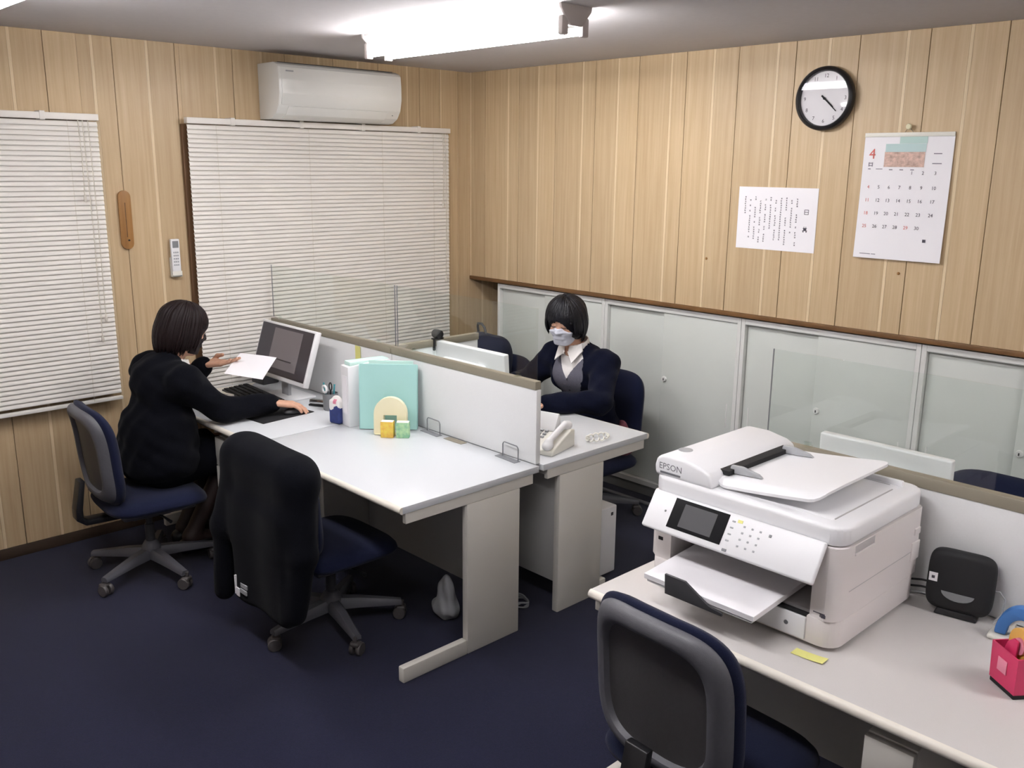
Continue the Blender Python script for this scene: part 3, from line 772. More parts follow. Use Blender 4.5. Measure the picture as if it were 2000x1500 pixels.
# lower base with cassette, main body with an open output bay, scanner lid
prism('base', rr_poly(-hw+.004, hw, yf+.004, yb, .045), 'z', .012, .085, 'printer_side', pt, .002, smooth=40)
boxes('foot', [((-hw+.05, yf+.05, 0), (-hw+.10, yf+.10, .013)), ((hw-.12, yf+.07, 0), (hw-.06, yf+.13, .013)), ((-hw+.05, yb-.10, 0), (-hw+.1, yb-.05, .013)), ((hw-.1, yb-.1, 0), (hw-.05, yb-.05, .013))], 'dark_grey', pt)
body = boxes('body', [], 'printer_side', pt)
bm = bmesh.new()
def add_prism(bm, poly, z0, z1):
    A = [bm.verts.new((p[0], p[1], z0)) for p in poly]; B = [bm.verts.new((p[0], p[1], z1)) for p in poly]; n = len(poly)
    bm.faces.new(A[::-1]); bm.faces.new(B)
    for i in range(n): bm.faces.new((A[i], A[(i+1) % n], B[(i+1) % n], B[i]))
# right column, left column, rear block, roof over the bay
rc_ = [(hw-.075, yf+.012)]+[(hw-.045+.045*math.sin(a), yf+.045-.045*math.cos(a)) for a in np.linspace(0.3, math.pi/2, 6)]+[(hw, yb-.02), (hw-.02, yb), (hw-.075, yb)]
add_prism(bm, rc_, .086, .282)
add_prism(bm, [(-hw, yf+.03), (-hw+.02, yf+.014), (-hw+.075, yf+.012), (-hw+.075, yb), (-hw+.02, yb), (-hw, yb-.02)], .086, .282)
add_prism(bm, [(-hw+.075, yf+.20), (hw-.075, yf+.20), (hw-.075, yb), (-hw+.075, yb)], .086, .282)
add_prism(bm, [(-hw+.075, yf+.09), (hw-.075, yf+.09), (hw-.075, yf+.20), (-hw+.075, yf+.20)], .225, .282)
bpy.data.objects.remove(body); body = link('body', me_bm('body', bm), 'printer_side', pt, smooth=35)
boxes('seam', [((hw-.001, yf+.06, .158), (hw+.0006, yb-.03, .160))], 'printer_shade', body)
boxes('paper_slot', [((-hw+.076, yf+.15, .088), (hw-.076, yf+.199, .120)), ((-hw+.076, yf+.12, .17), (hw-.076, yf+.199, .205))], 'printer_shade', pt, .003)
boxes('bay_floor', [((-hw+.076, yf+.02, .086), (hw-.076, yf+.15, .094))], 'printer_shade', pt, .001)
boxes('cassette_front', [((-hw+.078, yf-.002, .018), (hw-.078, yf+.012, .080))], 'printer_white', pt, .003)
boxes('cassette_gap', [((-hw+.078, yf+.002, .081), (hw-.078, yf+.018, .087))], 'black_matte', pt)
lathe('cassette_mark', [(.006, 0), (.006, .001)], 'print_grey', pt, 16, (hw-.13, yf-.002, .048), RX)
boxes('hand_grip', [((hw-.001, yf+.072, .258), (hw+.0008, yf+.178, .278))], 'printer_shade', pt, .0005)
boxes('hand_grip_lip', [((hw-.001, yf+.072, .252), (hw+.0035, yf+.178, .258))], 'printer_side', pt, .001)
boxes('side_port', [((hw-.002, yb-.065, .13), (hw+.004, yb-.015, .185)), ((hw-.002, yb-.055, .205), (hw+.004, yb-.02, .225))], 'printer_side', pt, .003)
boxes('usb_port', [((-hw+.030, yf+.012, .140), (-hw+.046, yf+.0165, .150))], 'black_matte', pt)
# scanner housing
prism('scanner_unit', rr_poly(-hw, hw, yf+.006, yb, .050), 'z', .283, .336, 'printer_white', pt, .012, smooth=40, seg=3)
# document feeder: raised head on the left, catch tray, sloping input tray
prof = [(-hw+.006, .334), (-hw+.002, .360), (-hw+.010, .386), (-hw+.030, .397), (-hw+.10, .398), (-hw+.165, .386), (-hw+.19, .374), (-hw+.20, .334)]
prism('feeder_head', prof, 'y', yf+.012, yb-.02, 'printer_white', pt, .010, smooth=40, seg=3)
boxes('feeder_slot', [((-hw+.172, yf+.075, .364), (-hw+.212, yb-.075, .378))], 'black_matte', pt, .001, 1)
lathe('feeder_button', [(.021, 0), (.021, .0008)], 'grey_plastic', pt, 28, (-hw+.050, yf+.095, .3975))
# sloping tray (thin curved sheet with rounded corners)
def sheet_mesh(poly, zf, th):
    bm = bmesh.new()
    A = [bm.verts.new((x, y, 0)) for x, y in poly]; f = bm.faces.new(A)
    r = bmesh.ops.triangulate(bm, faces=[f]); bmesh.ops.subdivide_edges(bm, edges=bm.edges[:], cuts=3, use_grid_fill=True)
    top = list(bm.faces); ext = bmesh.ops.extrude_face_region(bm, geom=top)
    nv = {v for v in ext['geom'] if isinstance(v, bmesh.types.BMVert)}
    for v in bm.verts: v.co.z = zf(v.co.x, v.co.y)+(th if v in nv else 0)
    return me_bm('sheet', bm)
tp = rr_poly(-hw+.185, hw-.085, yf+.040, yb-.045, .035, 4)
link('feeder_tray', sheet_mesh(tp, lambda x, y: .354+.034*max(0, (x+hw-.185)/.31)**1.3-.02*max(0, -(y-yf-.09)/.04)**2*.5, .008), 'printer_white', pt, smooth=40)
boxes('tray_support', [((hw-.15, yb-.062, .335), (hw-.045, yb-.046, .352))], 'printer_white', pt, .004)
for yy in (yf+.105, yb-.105):
    prism('paper_guide', [(-hw+.195, .364), (-hw+.30, .372), (-hw+.285, .381), (-hw+.235, .390), (-hw+.20, .388)], 'y', yy-.006, yy+.006, 'grey_plastic', pt, .003, smooth=40)
boxes('catch_tray', [((-hw+.21, yf+.05, .3355), (hw-.055, yb-.05, .3375))], 'printer_white', pt, .001)
boxes('catch_tray_line', [((hw-.056, yf+.06, .3358), (hw-.053, yb-.10, .3382)), ((hw-.20, yb-.072, .3358), (hw-.075, yb-.069, .3382))], 'printer_shade', pt)
boxes('scanner_gap', [((-hw+.02, yf+.004, .2805), (hw-.045, yf+.05, .2840))], 'dark_grey', pt)
# control panel, hinged and tilted
an = math.radians(-33)
pan = bpy.data.objects.new('control_panel', None)
bm = bmesh.new(); add_box(bm, (-hw+.024, -.012, -.112), (hw-.038, .004, 0), .006, 3)
pan = link('control_panel', me_bm('control_panel', bm), 'printer_white', pt, (0, yf+.004, .293), (an, 0, 0), 40)
boxes('touch_screen', [((-.190, -.0132, -.094), (-.015, -.0118, -.008))], 'screen_black', pan, .0006, 1)
boxes('display', [((-.155, -.0136, -.084), (-.050, -.0131, -.018))], 'dark_grey', pan)
KP = []
for i in range(3):
    for j in range(4): KP.append(((.032+.024*i, -.0136, -.030-.018*j), (.038+.024*i, -.0118, -.025-.018*j)))
for j in range(4): KP.append(((-.004, -.0136, -.024-.018*j), (.006, -.0118, -.020-.018*j)))
boxes('keypad', KP, 'grey_plastic', pan, .0006, 1)
boxes('start_button', [((.108, -.014, -.034), (.116, -.0118, -.026)), ((-.212, -.014, -.056), (-.206, -.0118, -.050)), ((-.004, -.0136, -.106), (.010, -.0118, -.099))], 'mid_grey', pan, .001, 1)
boxes('coloured_mark', [((.012, -.0136, -.022), (.026, -.0118, -.014))], 'note_yellow', pan)
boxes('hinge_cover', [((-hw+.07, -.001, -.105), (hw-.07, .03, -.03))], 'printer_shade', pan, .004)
# brand lettering on the feeder head
V, F = text_mesh('EPSON', .026)
link('brand_lettering', me_from('brand_lettering', [(v.x, 0, v.y) for v in V], F), 'print_grey', pt, (-hw+.060, yf+.0115, .364))
V, F = quad_uv(.070, .006)
link('model_strip', me_from('model_strip', [(v[0], 0, v[1]) for v in V], F), 'print_grey', pt, (-hw+.060, yf+.0115, .346))
V, F = merge([quad_uv(.032, .003, 0, .004), quad_uv(.012, .009, .012, -.002), quad_uv(.003, .01, .004, 0)])
link('side_emblem', me_from('side_emblem', [(v[0], 0, v[1]) for v in V], F), 'ink', pt, (hw-.045, yf+.0015, .100), (0, 0, 0))
# output tray with stop
an2 = math.radians(4)
tr = boxes('output_tray', [((-.165, -.185, -.012), (.165, .10, -.003))], 'printer_white', pt, .003, loc=(-.02, yf+.045, .108), rot=(an2, 0, 0))
prism('tray_stop', [(-.095, -.018), (-.095, .040), (-.03, .040), (.045, -.004), (.085, -.010), (.085, -.018)], 'y', -.197, -.190, 'dark_grey', tr, .001)
ps = thing('paper_stack', 'stack of white paper lying on the printer output tray', 'paper', (PX-.02, PY+yf+.045, .808)); ps.rotation_euler = (an2, 0, 0)
boxes('sheets', [((-.172, -.188, -.0028), (.172, .085, .012))], 'paper', ps, .001, 1)

# ================================================================== THINGS AROUND THE PRINTER
def sticky(name, lb, loc, rz, w, d, m='note_yellow', rot=None):
    V = []; F = []
    for i in range(5):
        x = -w/2+w*i/4; z = .0008+.004*(i/4)**3
        V += [(x, -d/2, z), (x, d/2, z), (x, -d/2, z-.0006), (x, d/2, z-.0006)]
    for i in range(4):
        a = i*4; b = a+4; F += [(a, b, b+1, a+1), (a+2, a+3, b+3, b+2), (a, a+2, b+2, b), (a+1, b+1, b+3, a+3)]
    F += [(0, 1, 3, 2), (16, 18, 19, 17)]
    o = link(name, me_from(name, V, F), m, None, loc, rot or (0, 0, rz)); tag(o, lb, 'note'); return o
sticky('sticky_note', 'pale yellow sticky note on the desk in front of the printer', (3.706, -2.112, .7005), math.radians(2), .085, .034)
sticky('sticky_note', 'pale yellow sticky note on the white partition beside the mint folder', (.925, YM-.013, .975), 0, .05, .07, rot=(math.radians(90), 0, 0))

rt = thing('wifi_router', 'black rounded square router standing against the partition', 'router', (3.868, -1.600, .7), math.radians(10))
V, F = pad_mesh(.085, .086, 5, [(0, .024), (.5, .024), (.85, .022), (.95, .016), (1, .006)], [(0, -.022), (.3, -.022), (.8, -.0225), (.93, -.019), (.985, -.011), (1, -.002)], lambda x, z: -.004*(1-x*x))
link('body', me_from('body', V, F), 'black_matte', rt, (0, 0, .096), (math.radians(-6), 0, 0), 60)
prism('stand', [(-.055, .0), (.055, 0), (.045, .020), (-.045, .020)], 'y', -.035, .035, 'black_plastic', rt, .004)
PP = [( .042*math.cos(a), .024*math.sin(a)-.02) for a in np.linspace(math.pi*1.02, math.pi*1.98, 12)]
prism('recess', PP, 'y', -.0278, -.0262, 'mid_grey', rt, 0, loc=(0, 0, .088), rot=(math.radians(-6), 0, 0))
lb_ = boxes('sticker', [((-.077, -.0262, .09), (-.055, -.0250, .115))], 'paper', rt, 0)
boxes('sticker_print', [((-.070, -.0268, .098), (-.062, -.0262, .106))], 'ink', lb_)
for i, z in enumerate((.075, .055, .038)):
    tube('cable', [(-.07, .0, z), (-.10, .004, z-.003), (-.128, .014, z-.012)], .0032, 'black_plastic' if i < 2 else 'grey_plastic', rt, 8)
tube('power_cable', [(.072, .01, .085), (.095, .012, .088), (.110, .01, .070), (.108, .0, .03), (.09, -.005, .004)], .0022, 'grey_plastic', rt, 8)

bt = thing('blue_tape_dispenser', 'blue arched tape dispenser on a white base by the router', 'tape dispenser', (4.045, -1.645, .7), math.radians(6))
boxes('base', [((-.075, -.032, 0), (.09, .032, .014))], 'ivory_plastic', bt, .007, 3)
A = []
for k in range(17): a = math.pi*k/16; A.append((.062*math.cos(a), .016+.085*math.sin(a)))
for k in range(17): a = math.pi-math.pi*k/16; A.append((.034*math.cos(a), .016+.052*math.sin(a)))
prism('arch', A, 'y', -.016, .016, 'blue', bt, .004, smooth=40)
lathe('tape_roll', [(.016, -.009), (.030, -.009), (.030, .009), (.016, .009)], 'ivory_plastic', bt, 28, (.0, 0, .046), RX, ring=True)

pk = thing('pink_tape_dispenser', 'pink box-shaped tape dispenser cut by the right edge', 'tape dispenser', (4.108, -1.885, .7), math.radians(-38))
V = []; F = []
for z, s in ((.012, 1.0), (.104, 1.06)):
    V += [(-.042*s, -.036*s, z), (.05*s, -.036*s, z), (.05*s, .036*s, z), (-.042*s, .036*s, z)]
for z, s in ((.104, .98), (.03, .92)):
    V += [(-.042*s, -.036*s, z), (.05*s, -.036*s, z), (.05*s, .036*s, z), (-.042*s, .036*s, z)]
F = [(3, 2, 1, 0)]
for r in range(3): F += [(r*4+k, r*4+(k+1) % 4, r*4+4+(k+1) % 4, r*4+4+k) for k in range(4)]
F.append((12, 13, 14, 15))
link('box', me_from('box', V, F), 'pink', pk)
boxes('rubber_foot', [((-.041, -.035, 0), (.049, .035, .0125))], 'black_matte', pk, .002)
boxes('label', [((-.015, -.0395, .045), (.018, -.0375, .078))], 'pink_soft', pk, .0004)
lathe('tape_roll', [(.020, -.011), (.042, -.011), (.042, .011), (.020, .011)], 'amber', pk, 32, (.016, 0, .118), RX, ring=True)
lathe('roll_hub', [(.019, -.016), (.0195, .016)], 'pink_soft', pk, 24, (.016, 0, .118), RX)
prism('arm', [(-.03, .07), (.02, .07), (.024, .132), (.006, .134), (-.012, .118)], 'y', -.024, -.018, 'pink', pk, .002)

# monitor behind the printer partition
def monitor(name, label, loc, rz, w, h, tilt, front=True, stand=True, hgt=.10, depth=.032):
    t = thing(name, label, 'monitor', loc, rz, 'white flat monitors')
    R = (math.radians(-tilt), 0, 0)
    hd = boxes('housing', [((-w/2, -.008, 0), (w/2, depth-.008, h))], 'white_plastic', t, .006, 3, loc=(0, 0, hgt), rot=R)
    boxes('back_bulge', [((-w*.28, depth-.010, h*.16), (w*.28, depth+.022, h*.78))], 'white_plastic', hd, .015, 3)
    sc = boxes('screen', [((-w/2+.012, -.0092, .022), (w/2-.012, -.0080, h-.012))], 'monitor_dark', hd)
    boxes('neck', [((-.035, depth+.008, .008), (.035, depth+.026, hgt+h*.4))], 'grey_plastic', t, .004)
    boxes('base', [((-.125, -.010, 0), (.125, .150, .012))], 'white_plastic', t, .005, 3)
    return t, hd, sc
mat('monitor_dark', '#2c2a31', .3, emit='#4a444e', estr=.10)
mat('monitor_win', '#5a5557', .4, emit='#8a8184', estr=.12)
mat('monitor_bar', '#2b282d', .4, emit='#3a3436', estr=.1)
monitor('monitor', 'white monitor showing its back above the partition behind the printer', (3.50, -1.30, .70), math.pi, .425, .262, 3, hgt=.082)
m2, _, _ = monitor('monitor', 'white monitor seen from behind, in front of the masked woman', (1.415, -1.225, .70), math.pi, .545, .30, 4, hgt=.045)
wc = thing('webcam', 'black webcam clipped on the corner of the rear-facing monitor', 'webcam', (1.19, -1.25, 1.043))
boxes('clip', [((-.012, -.038, -.05), (.012, -.026, .012)), ((-.012, -.038, .003), (.012, .026, .012))], 'black_plastic', wc, .003)
lathe('camera_head', [(.012, -.026), (.021, -.022), (.023, .0), (.021, .022), (.012, .026)], 'black_matte', wc, 20, (0, -.006, .030), (0, math.radians(90), 0))
m1, hd1, sc1 = monitor('monitor', 'white-framed monitor switched on, facing the woman with the mouse', (.502, -1.765, .70), math.radians(0), .530, .290, 18, hgt=.097)
boxes('window', [((-.120, -.0100, .055), (.155, -.0094, .262))], 'monitor_win', sc1)
boxes('taskbar', [((-.25, -.0100, .022), (.25, -.0094, .032)), ((-.10, -.0106, .100), (.10, -.0100, .106)), ((-.22, -.0100, .06), (-.15, -.0094, .10))], 'monitor_bar', sc1)

# ================================================================== DESK OF THE WOMAN WITH THE MOUSE
kb = thing('keyboard', 'black computer keyboard in front of the lit monitor', 'keyboard', (.395, -1.855, .70), math.radians(-4))
prism('body', [(-.075, 0), (.075, 0), (.075, .020), (-.075, .009)], 'x', -.22, .22, 'black_plastic', kb, .003)
K = []
for r in range(5):
    for c in range(18):
        x = -.212+.0238*c; y = -.066+.027*r; z = .009+.011*(y+.075)/.15
        K.append(((x, y, z-.001), (x+.019, y+.021, z+.006)))
boxes('keys', K, 'black_matte', kb, 0)
mp = box('mouse_pad', (.66, -2.085, .7002), (.885, -1.79, .7035), 'black_matte', None, .0012); tag(mp, 'black mouse pad under the hand of the woman by the blinds', 'mouse pad'); mp.rotation_euler = (0, 0, math.radians(6))
ms = thing('computer_mouse', 'small dark computer mouse under the resting hand', 'mouse', (.835, -1.870, .7036), math.radians(-10))
f = Field((-.06, -.08, -.01), (.06, .08, .06), .003)
f.ell((0, 0, .006), (.030, .055, .026), 0); sl, g = f.sub((-1, -1, -1), (1, 1, 1)); f.F = np.maximum(f.F, -(g[2]-.0005)+0*f.F)
V, Q = f.mesh(); link('shell', np_mesh('shell', V, Q), 'black_plastic', ms)
lathe('wheel', [(.003, -.003), (.008, -.003), (.008, .003), (.003, .003)], 'mid_grey', ms, 14, (0, .030, .022), (0, math.radians(90), 0))
def sheet(name, lb, corners, m='paper', sag=0.0, n=8, th=.0008, cat='paper', grp=None):
    a, b, c, d = [Vector(p) for p in corners]; V = []; F = []
    for s in (0, 1):
        for j in range(n+1):
            for i in range(n+1):
                u, v = i/n, j/n; p = a*(1-u)*(1-v)+b*u*(1-v)+c*u*v+d*(1-u)*v
                p = p+Vector((0, 0, -sag*(u*u)+sag*.4*math.sin(math.pi*v)*u-(th if s else 0))); V.append(p)
    m_ = (n+1)**2
    for j in range(n):
        for i in range(n):
            q = j*(n+1)+i; F += [(q, q+1, q+n+2, q+n+1), (m_+q, m_+q+n+1, m_+q+n+2, m_+q+1)]
    for i in range(n):
        F += [(i, m_+i, m_+i+1, i+1), (n*(n+1)+i, n*(n+1)+i+1, m_+n*(n+1)+i+1, m_+n*(n+1)+i), (i*(n+1), (i+1)*(n+1), m_+(i+1)*(n+1), m_+i*(n+1)), (i*(n+1)+n, m_+i*(n+1)+n, m_+(i+1)*(n+1)+n, (i+1)*(n+1)+n)]
    o = link(name, me_from(name, V, F), m, None, smooth=60); return tag(o, lb, cat, grp)
sheet('held_paper', 'sheet of white paper held up by the woman at the mouse', [(.58, -2.095, .893), (.40, -1.912, .946), (.50, -1.763, .918), (.68, -1.945, .857)], sag=.004)
sheet('loose_paper', 'white paper lying on the desk beneath the held sheet', [(.22, -2.17, .7012), (.56, -2.20, .7012), (.58, -1.97, .7012), (.24, -1.945, .7012)])
sheet('loose_paper', 'white paper slipped under the keyboard, far from the mouse', [(.10, -1.93, .7012), (.33, -1.965, .7012), (.36, -1.955, .7012), (.11, -1.68, .7012)], 'paper_cream')
dp = thing('document_stack', 'small stack of printed documents on the desk beneath the held paper', 'paper', (.255, -2.02, .7022), math.radians(15))
boxes('sheets', [((-.10, -.07, 0), (.10, .07, .012))], 'paper_cream', dp, .001); boxes('printed_lines', [((-.085, -.055+.012*i, .0118), (.085, -.050+.012*i, .0124)) for i in range(9)], 'ink_soft', dp)
db = thing('dark_case', 'small dark case on the desk in front of the blinds', 'case', (.125, -1.64, .70), math.radians(4))
boxes('box', [((-.045, -.05, 0), (.075, .05, .155))], 'dark_grey', db, .006, 3); boxes('lid_line', [((-.046, -.051, .118), (.076, .051, .121))], 'black_matte', db)
# pen cup
pc = thing('pen_cup', 'grey mesh pen cup with pens, tape ring and scissors', 'pen cup', (.880, -1.690, .70))
lathe('cup', [(.034, 0), (.036, .005), (.038, .085), (.0365, .085), (.0345, .008), (0.001, .007)], 'mid_grey', pc, 24)
for i, (x, y, dx, dy, m, L) in enumerate([(-.018, -.01, -.02, -.012, 'teal', .135), (-.004, -.018, -.01, -.02, 'teal', .14), (-.02, .010, -.022, .01, 'white_plastic', .13), (.004, .018, -.004, .012, 'teal', .125)]):
    p = tube('pen', [(x*.6, y*.6, .008), (x+dx*.6, y+dy*.6, L)], .0042, m, pc, 8)
sx = tube('scissors', [(.012, -.005, .01), (.020, -.012, .088), (.026, -.014, .105)], .005, 'black_plastic', pc, 8)
tube('scissor_loop', [(.026+.012*math.cos(a), -.014, .124+.019*math.sin(a)) for a in np.linspace(0, 2*math.pi, 17)[:-1]], .0035, 'black_plastic', sx, 6, True)
tube('tape_ring', [(-.002+.017*math.cos(a), -.030, .108+.017*math.sin(a)) for a in np.linspace(0, 2*math.pi, 21)[:-1]], .0062, 'white_plastic', pc, 8, True)
st = thing('stapler', 'silver and black stapler lying beside the monitor base', 'stapler', (.790, -1.700, .70), math.radians(25))
prism('base', [(-.055, 0), (.055, 0), (.055, .010), (-.055, .010)], 'y', -.014, .014, 'black_plastic', st, .003)
prism('arm', [(-.055, .012), (.052, .014), (.056, .026), (.03, .036), (-.05, .034)], 'y', -.011, .011, 'chrome', st, .004)
# blue and white pouch, files
po = thing('tissue_pack', 'blue and white paper pouch standing left of the white file', 'pouch', (1.110, -1.800, .70), math.radians(12))
f = Field((-.07, -.06, -.02), (.07, .06, .16), .004)
f.rbox((0, 0, .058), (.034, .024, .0575), .010, 0); f.ell((0, 0, .118), (.026, .012, .016), .012)
V, Q = f.mesh(); pm = np_mesh('pouch', V, Q); po_ = link('pouch', pm, 'tissue_blue', po, (0, 0, .0))
pm.materials.append(M['shirt_white']); pm.materials.append(M['pink_soft'])
for p in pm.polygons:
    z = p.center.z
    if z > .078+.012*math.sin(p.center.x*90): p.material_index = 1
    if z > .098 and abs(p.center.x-.006) < .010 and abs(z-.108) < .011: p.material_index = 2
wf = thing('magazine_file', 'white upright magazine file between the pouch and the mint folder', 'file', (1.193, -1.685, .70), math.radians(-8))
prism('case', [(-.115, 0), (.105, 0), (.105, .30), (.03, .30), (-.115, .285)], 'x', -.038, .038, 'white_plastic', wf, .003)
boxes('papers', [((-.030, -.10, .285), (.030, .10, .306))], 'mint_light', wf, .004)
boxes('spine_label', [((-.022, -.1165, .06), (.022, -.1145, .24))], 'paper', wf)
def slab(name, lb, a, b, h, th, m, lean, cat='folder'):
    a = Vector(a); b = Vector(b); c = (a+b)/2; L = (b-a).length; rz = math.atan2(b.y-a.y, b.x-a.x)
    t = thing(name, lb, cat, (c.x, c.y, .70), rz); t.rotation_euler = (math.radians(lean), 0, rz); return t, L
fo, L = slab('folder', 'mint green file folder standing on the desk', (1.262, -1.775), (1.450, -1.590), .31, .03, 'mint', -5)
boxes('cover', [((-L/2, -.016, .002), (L/2, -.013, .305)), ((-L/2, .013, .002), (L/2, .016, .298))], 'mint', fo, .0012, 1)
boxes('spine', [((-L/2-.003, -.016, .002), (-L/2, .016, .300))], 'mint', fo, .001, 1); boxes('papers', [((-L/2+.004, -.0125, .004), (L/2-.006, .0125, .290))], 'mint_light', fo, .001, 1)
fo2, L2 = slab('folder', 'pale mint folder leaning behind the bright mint one', (1.250, -1.715), (1.400, -1.575), .31, .02, 'mint_light', -3)
boxes('cover', [((-L2/2, -.009, .001), (L2/2, -.006, .312)), ((-L2/2, .006, .001), (L2/2, .009, .308))], 'mint_light', fo2, .0012, 1); boxes('papers', [((-L2/2+.004, -.006, .003), (L2/2-.004, .006, .303))], 'paper', fo2, .001, 1)
be, L = slab('arch_bookend', 'cream arched bookend leaning on the mint folder', (1.357, -1.780), (1.485, -1.660), .17, .03, 'cream', -4, 'bookend')
A = []
for k in range(15): a = math.pi*k/14; A.append((.075*math.cos(a), .095+.075*math.sin(a)))
A += [(-.075, .002), (-.030, .002), (-.030, .088)]
A += [(-.030, .088), (.030, .088), (.030, .002), (.075, .002)]
A2 = [p for i, p in enumerate(A) if i == 0 or (Vector(p)-Vector(A[i-1])).length > 1e-5]
prism('plate', A2, 'y', -.016, .016, 'cream', be, 0, smooth=30)
boxes('foot', [((-.07, -.03, 0), (.07, .02, .002))], 'cream', be, 0)
for i, (x, y, rz, m, lb, hgt) in enumerate([(1.452, -1.760, 40, 'yellow', 'small yellow memo box in front of the cream bookend', .072), (1.502, -1.712, 44, 'green_card', 'small green memo box in front of the cream bookend', .070)]):
    bx = thing('memo_box', lb, 'box', (x, y, .70), math.radians(rz))
    boxes('box', [((-.029, -.018, 0), (.029, .018, hgt))], m, bx, .002); boxes('flap', [((-.027, -.016, hgt), (.027, .014, hgt+.003))], 'paper_cream', bx, .001)
for x, lb in ((1.545, 'bent wire bookend on the desk beside the green memo box'), (2.052, 'bent wire bookend near the end of the empty desk')):
    wb_ = thing('wire_bookend', lb, 'bookend', (x, -1.585, .70), math.radians(-4))
    tube('wire', [(-.05, .012, .004), (-.05, .012, .055), (-.046, .012, .062), (-.040, .012, .066), (.040, .012, .066), (.046, .012, .062), (.05, .012, .055), (.05, .012, .004)], .0026, 'mid_grey', wb_, 8)
    boxes('foot', [((-.075, -.012, 0), (.055, .022, .0025))], 'mid_grey', wb_, .0008, 1)
gr = thing('cable_grommet', 'thin grey cable slot cover on the empty desk by the partition', 'grommet', (1.70, -1.575, .7))
boxes('cover', [((-.06, -.018, 0), (.06, .018, .0022))], 'panel_trim', gr, .0008, 1)

# ================================================================== DESK OF THE MASKED WOMAN
ph = thing('telephone', 'white desk telephone with handset beside the end of the partition', 'telephone', (2.045, -1.345, .70), math.radians(14))
prism('body', [(-.105, 0), (.095, 0), (.095, .075), (.06, .082), (-.105, .022)], 'x', -.085, .085, 'ivory_plastic', ph, .006, smooth=40, seg=3)
prism('display_hood', [(.02, .070), (.085, .078), (.070, .140), (.058, .142)], 'x', -.083, .022, 'white_plastic', ph, .004)
boxes('keypad', [((-.068+.024*i, -.030+.020*j, .044+.008*j), (-.053+.024*i, -.017+.020*j, .058+.008*j)) for i in range(3) for j in range(4)], 'grey_plastic', ph, .001, 1)
f = Field((-.03, -.13, -.03), (.05, .13, .05), .0035)
f.cap((0, -.075, .020), (0, .075, .020), .014, None, 0); f.ell((0, -.085, .006), (.024, .028, .020), .012); f.ell((0, .085, .006), (.024, .028, .020), .012)
V, Q = f.mesh(); link('handset', np_mesh('handset', V, Q), 'white_plastic', ph, (.055, -.008, .062), (math.radians(17), 0, 0))
def coil(c, rx, ry, n, r): return [(c[0]+rx*math.cos(a)+r*math.cos(12*a), c[1]+ry*math.sin(a), c[2]+r*math.sin(12*a)+r) for a in np.linspace(0, 2*math.pi, n)[:-1]]
cr = tube('phone_cord', coil((2.115, -1.095, .7085), .032, .062, 161, .0062), .0036, 'ivory_plastic', None, 6, True); tag(cr, 'coiled ivory telephone cord looped on the desk', 'cord')
pw = thing('computer_tower', 'white computer tower standing under the telephone desk', 'computer', (1.90, -1.02, 0))
boxes('case', [((-.20, -.10, .012), (.20, .10, .345))], 'white_plastic', pw, .006, 3); boxes('foot', [((-.17, -.08, 0), (-.13, .08, .013)), ((.13, -.08, 0), (.17, .08, .013))], 'black_matte', pw)
boxes('power_button', [((.1995, .058, .30), (.2012, .074, .316))], 'dark_grey', pw, .001)
cc = tube('cable_coil', [(2.02+.055*math.cos(a)*(1+.12*math.sin(3*a)), -1.50+.05*math.sin(a), .012+.010*math.sin(a*1.7)+.006*(a/6.28)) for a in np.linspace(0, 18.5, 120)], .0045, 'mid_grey', None, 6); tag(cc, 'loops of grey cable on the carpet between the desk legs', 'cable')
f = Field((-.12, -.1, -.01), (.12, .1, .22), .006)
f.ell((0, 0, .05), (.07, .05, .05), .02); f.ell((.01, 0, .12), (.045, .03, .08), .03); X, Y, Z = f.grid(); f.F += .006*np.sin(X*90+Z*30)*np.sin(Y*80); f.F = np.maximum(f.F, -(Z-.001)+0*f.F)
V, Q = f.mesh(); pb = link('plastic_bag', np_mesh('plastic_bag', V, Q), 'grey_plastic', None, (1.90, -1.80, 0)); tag(pb, 'crumpled pale plastic bag on the carpet under the empty desk', 'bag')
tw = thing('stand_in_bin', 'plain black bin added to fill the dark space under the printer desk right of the drawers', 'bin', (4.25, -2.02, 0))  # invented bin, stands in for the unidentified darkness beside the drawers
lathe('bucket', [(.10, 0), (.105, .006), (.125, .42), (.121, .42), (.101, .010), (.001, .009)], 'black_matte', tw, 28)
rc1 = tube('red_cable', [(.60, -1.96, .006), (.66, -1.99, .03), (.678, -2.06, .10), (.672, -2.10, .004)], .004, 'red_cable', None, 6); tag(rc1, 'thin dark red cable beside the drawers under the desk', 'cable')
# ================================================================== SOFT THINGS
# cardigan hung over the chair in front of the empty desk
cdg = thing('cardigan', 'long black cardigan hung over the back of a swivel chair', 'cardigan', (1.60, -2.44, .10))
f = Field((1.18, -2.68, .04), (2.02, -2.20, .96), .008)
f.rbox((1.62, -2.435, .620), (.245, .088, .215), .075, 0)                 # over the backrest
f.cap((1.42, -2.435, .760), (1.83, -2.435, .745), .080, .070, .05)          # shoulders
f.rbox((1.65, -2.505, .405), (.205, .032, .225), .028, .05)               # back panel hanging down
f.cap((1.41, -2.455, .755), (1.37, -2.515, .46), .066, .058, .05)          # left sleeve
f.cap((1.37, -2.515, .46), (1.36, -2.53, .175), .058, .043, .03)
f.cap((1.85, -2.45, .735), (1.885, -2.47, .48), .060, .055, .05)           # right sleeve
f.cap((1.885, -2.47, .48), (1.86, -2.495, .24), .055, .045, .03)
X, Y, Z = f.grid()
fade = np.clip((.86-Z)/.25, 0, 1)
f.F += (.005*fade*np.sin(X*24+1.5*np.sin(Z*4)+Y*8)+.002*fade*np.sin(Z*22+X*9)).astype(np.float32)
V, Q = f.mesh(); link('knit', np_mesh('knit', V-np.array((1.60, -2.44, .10)), Q), 'knit_black', cdg)
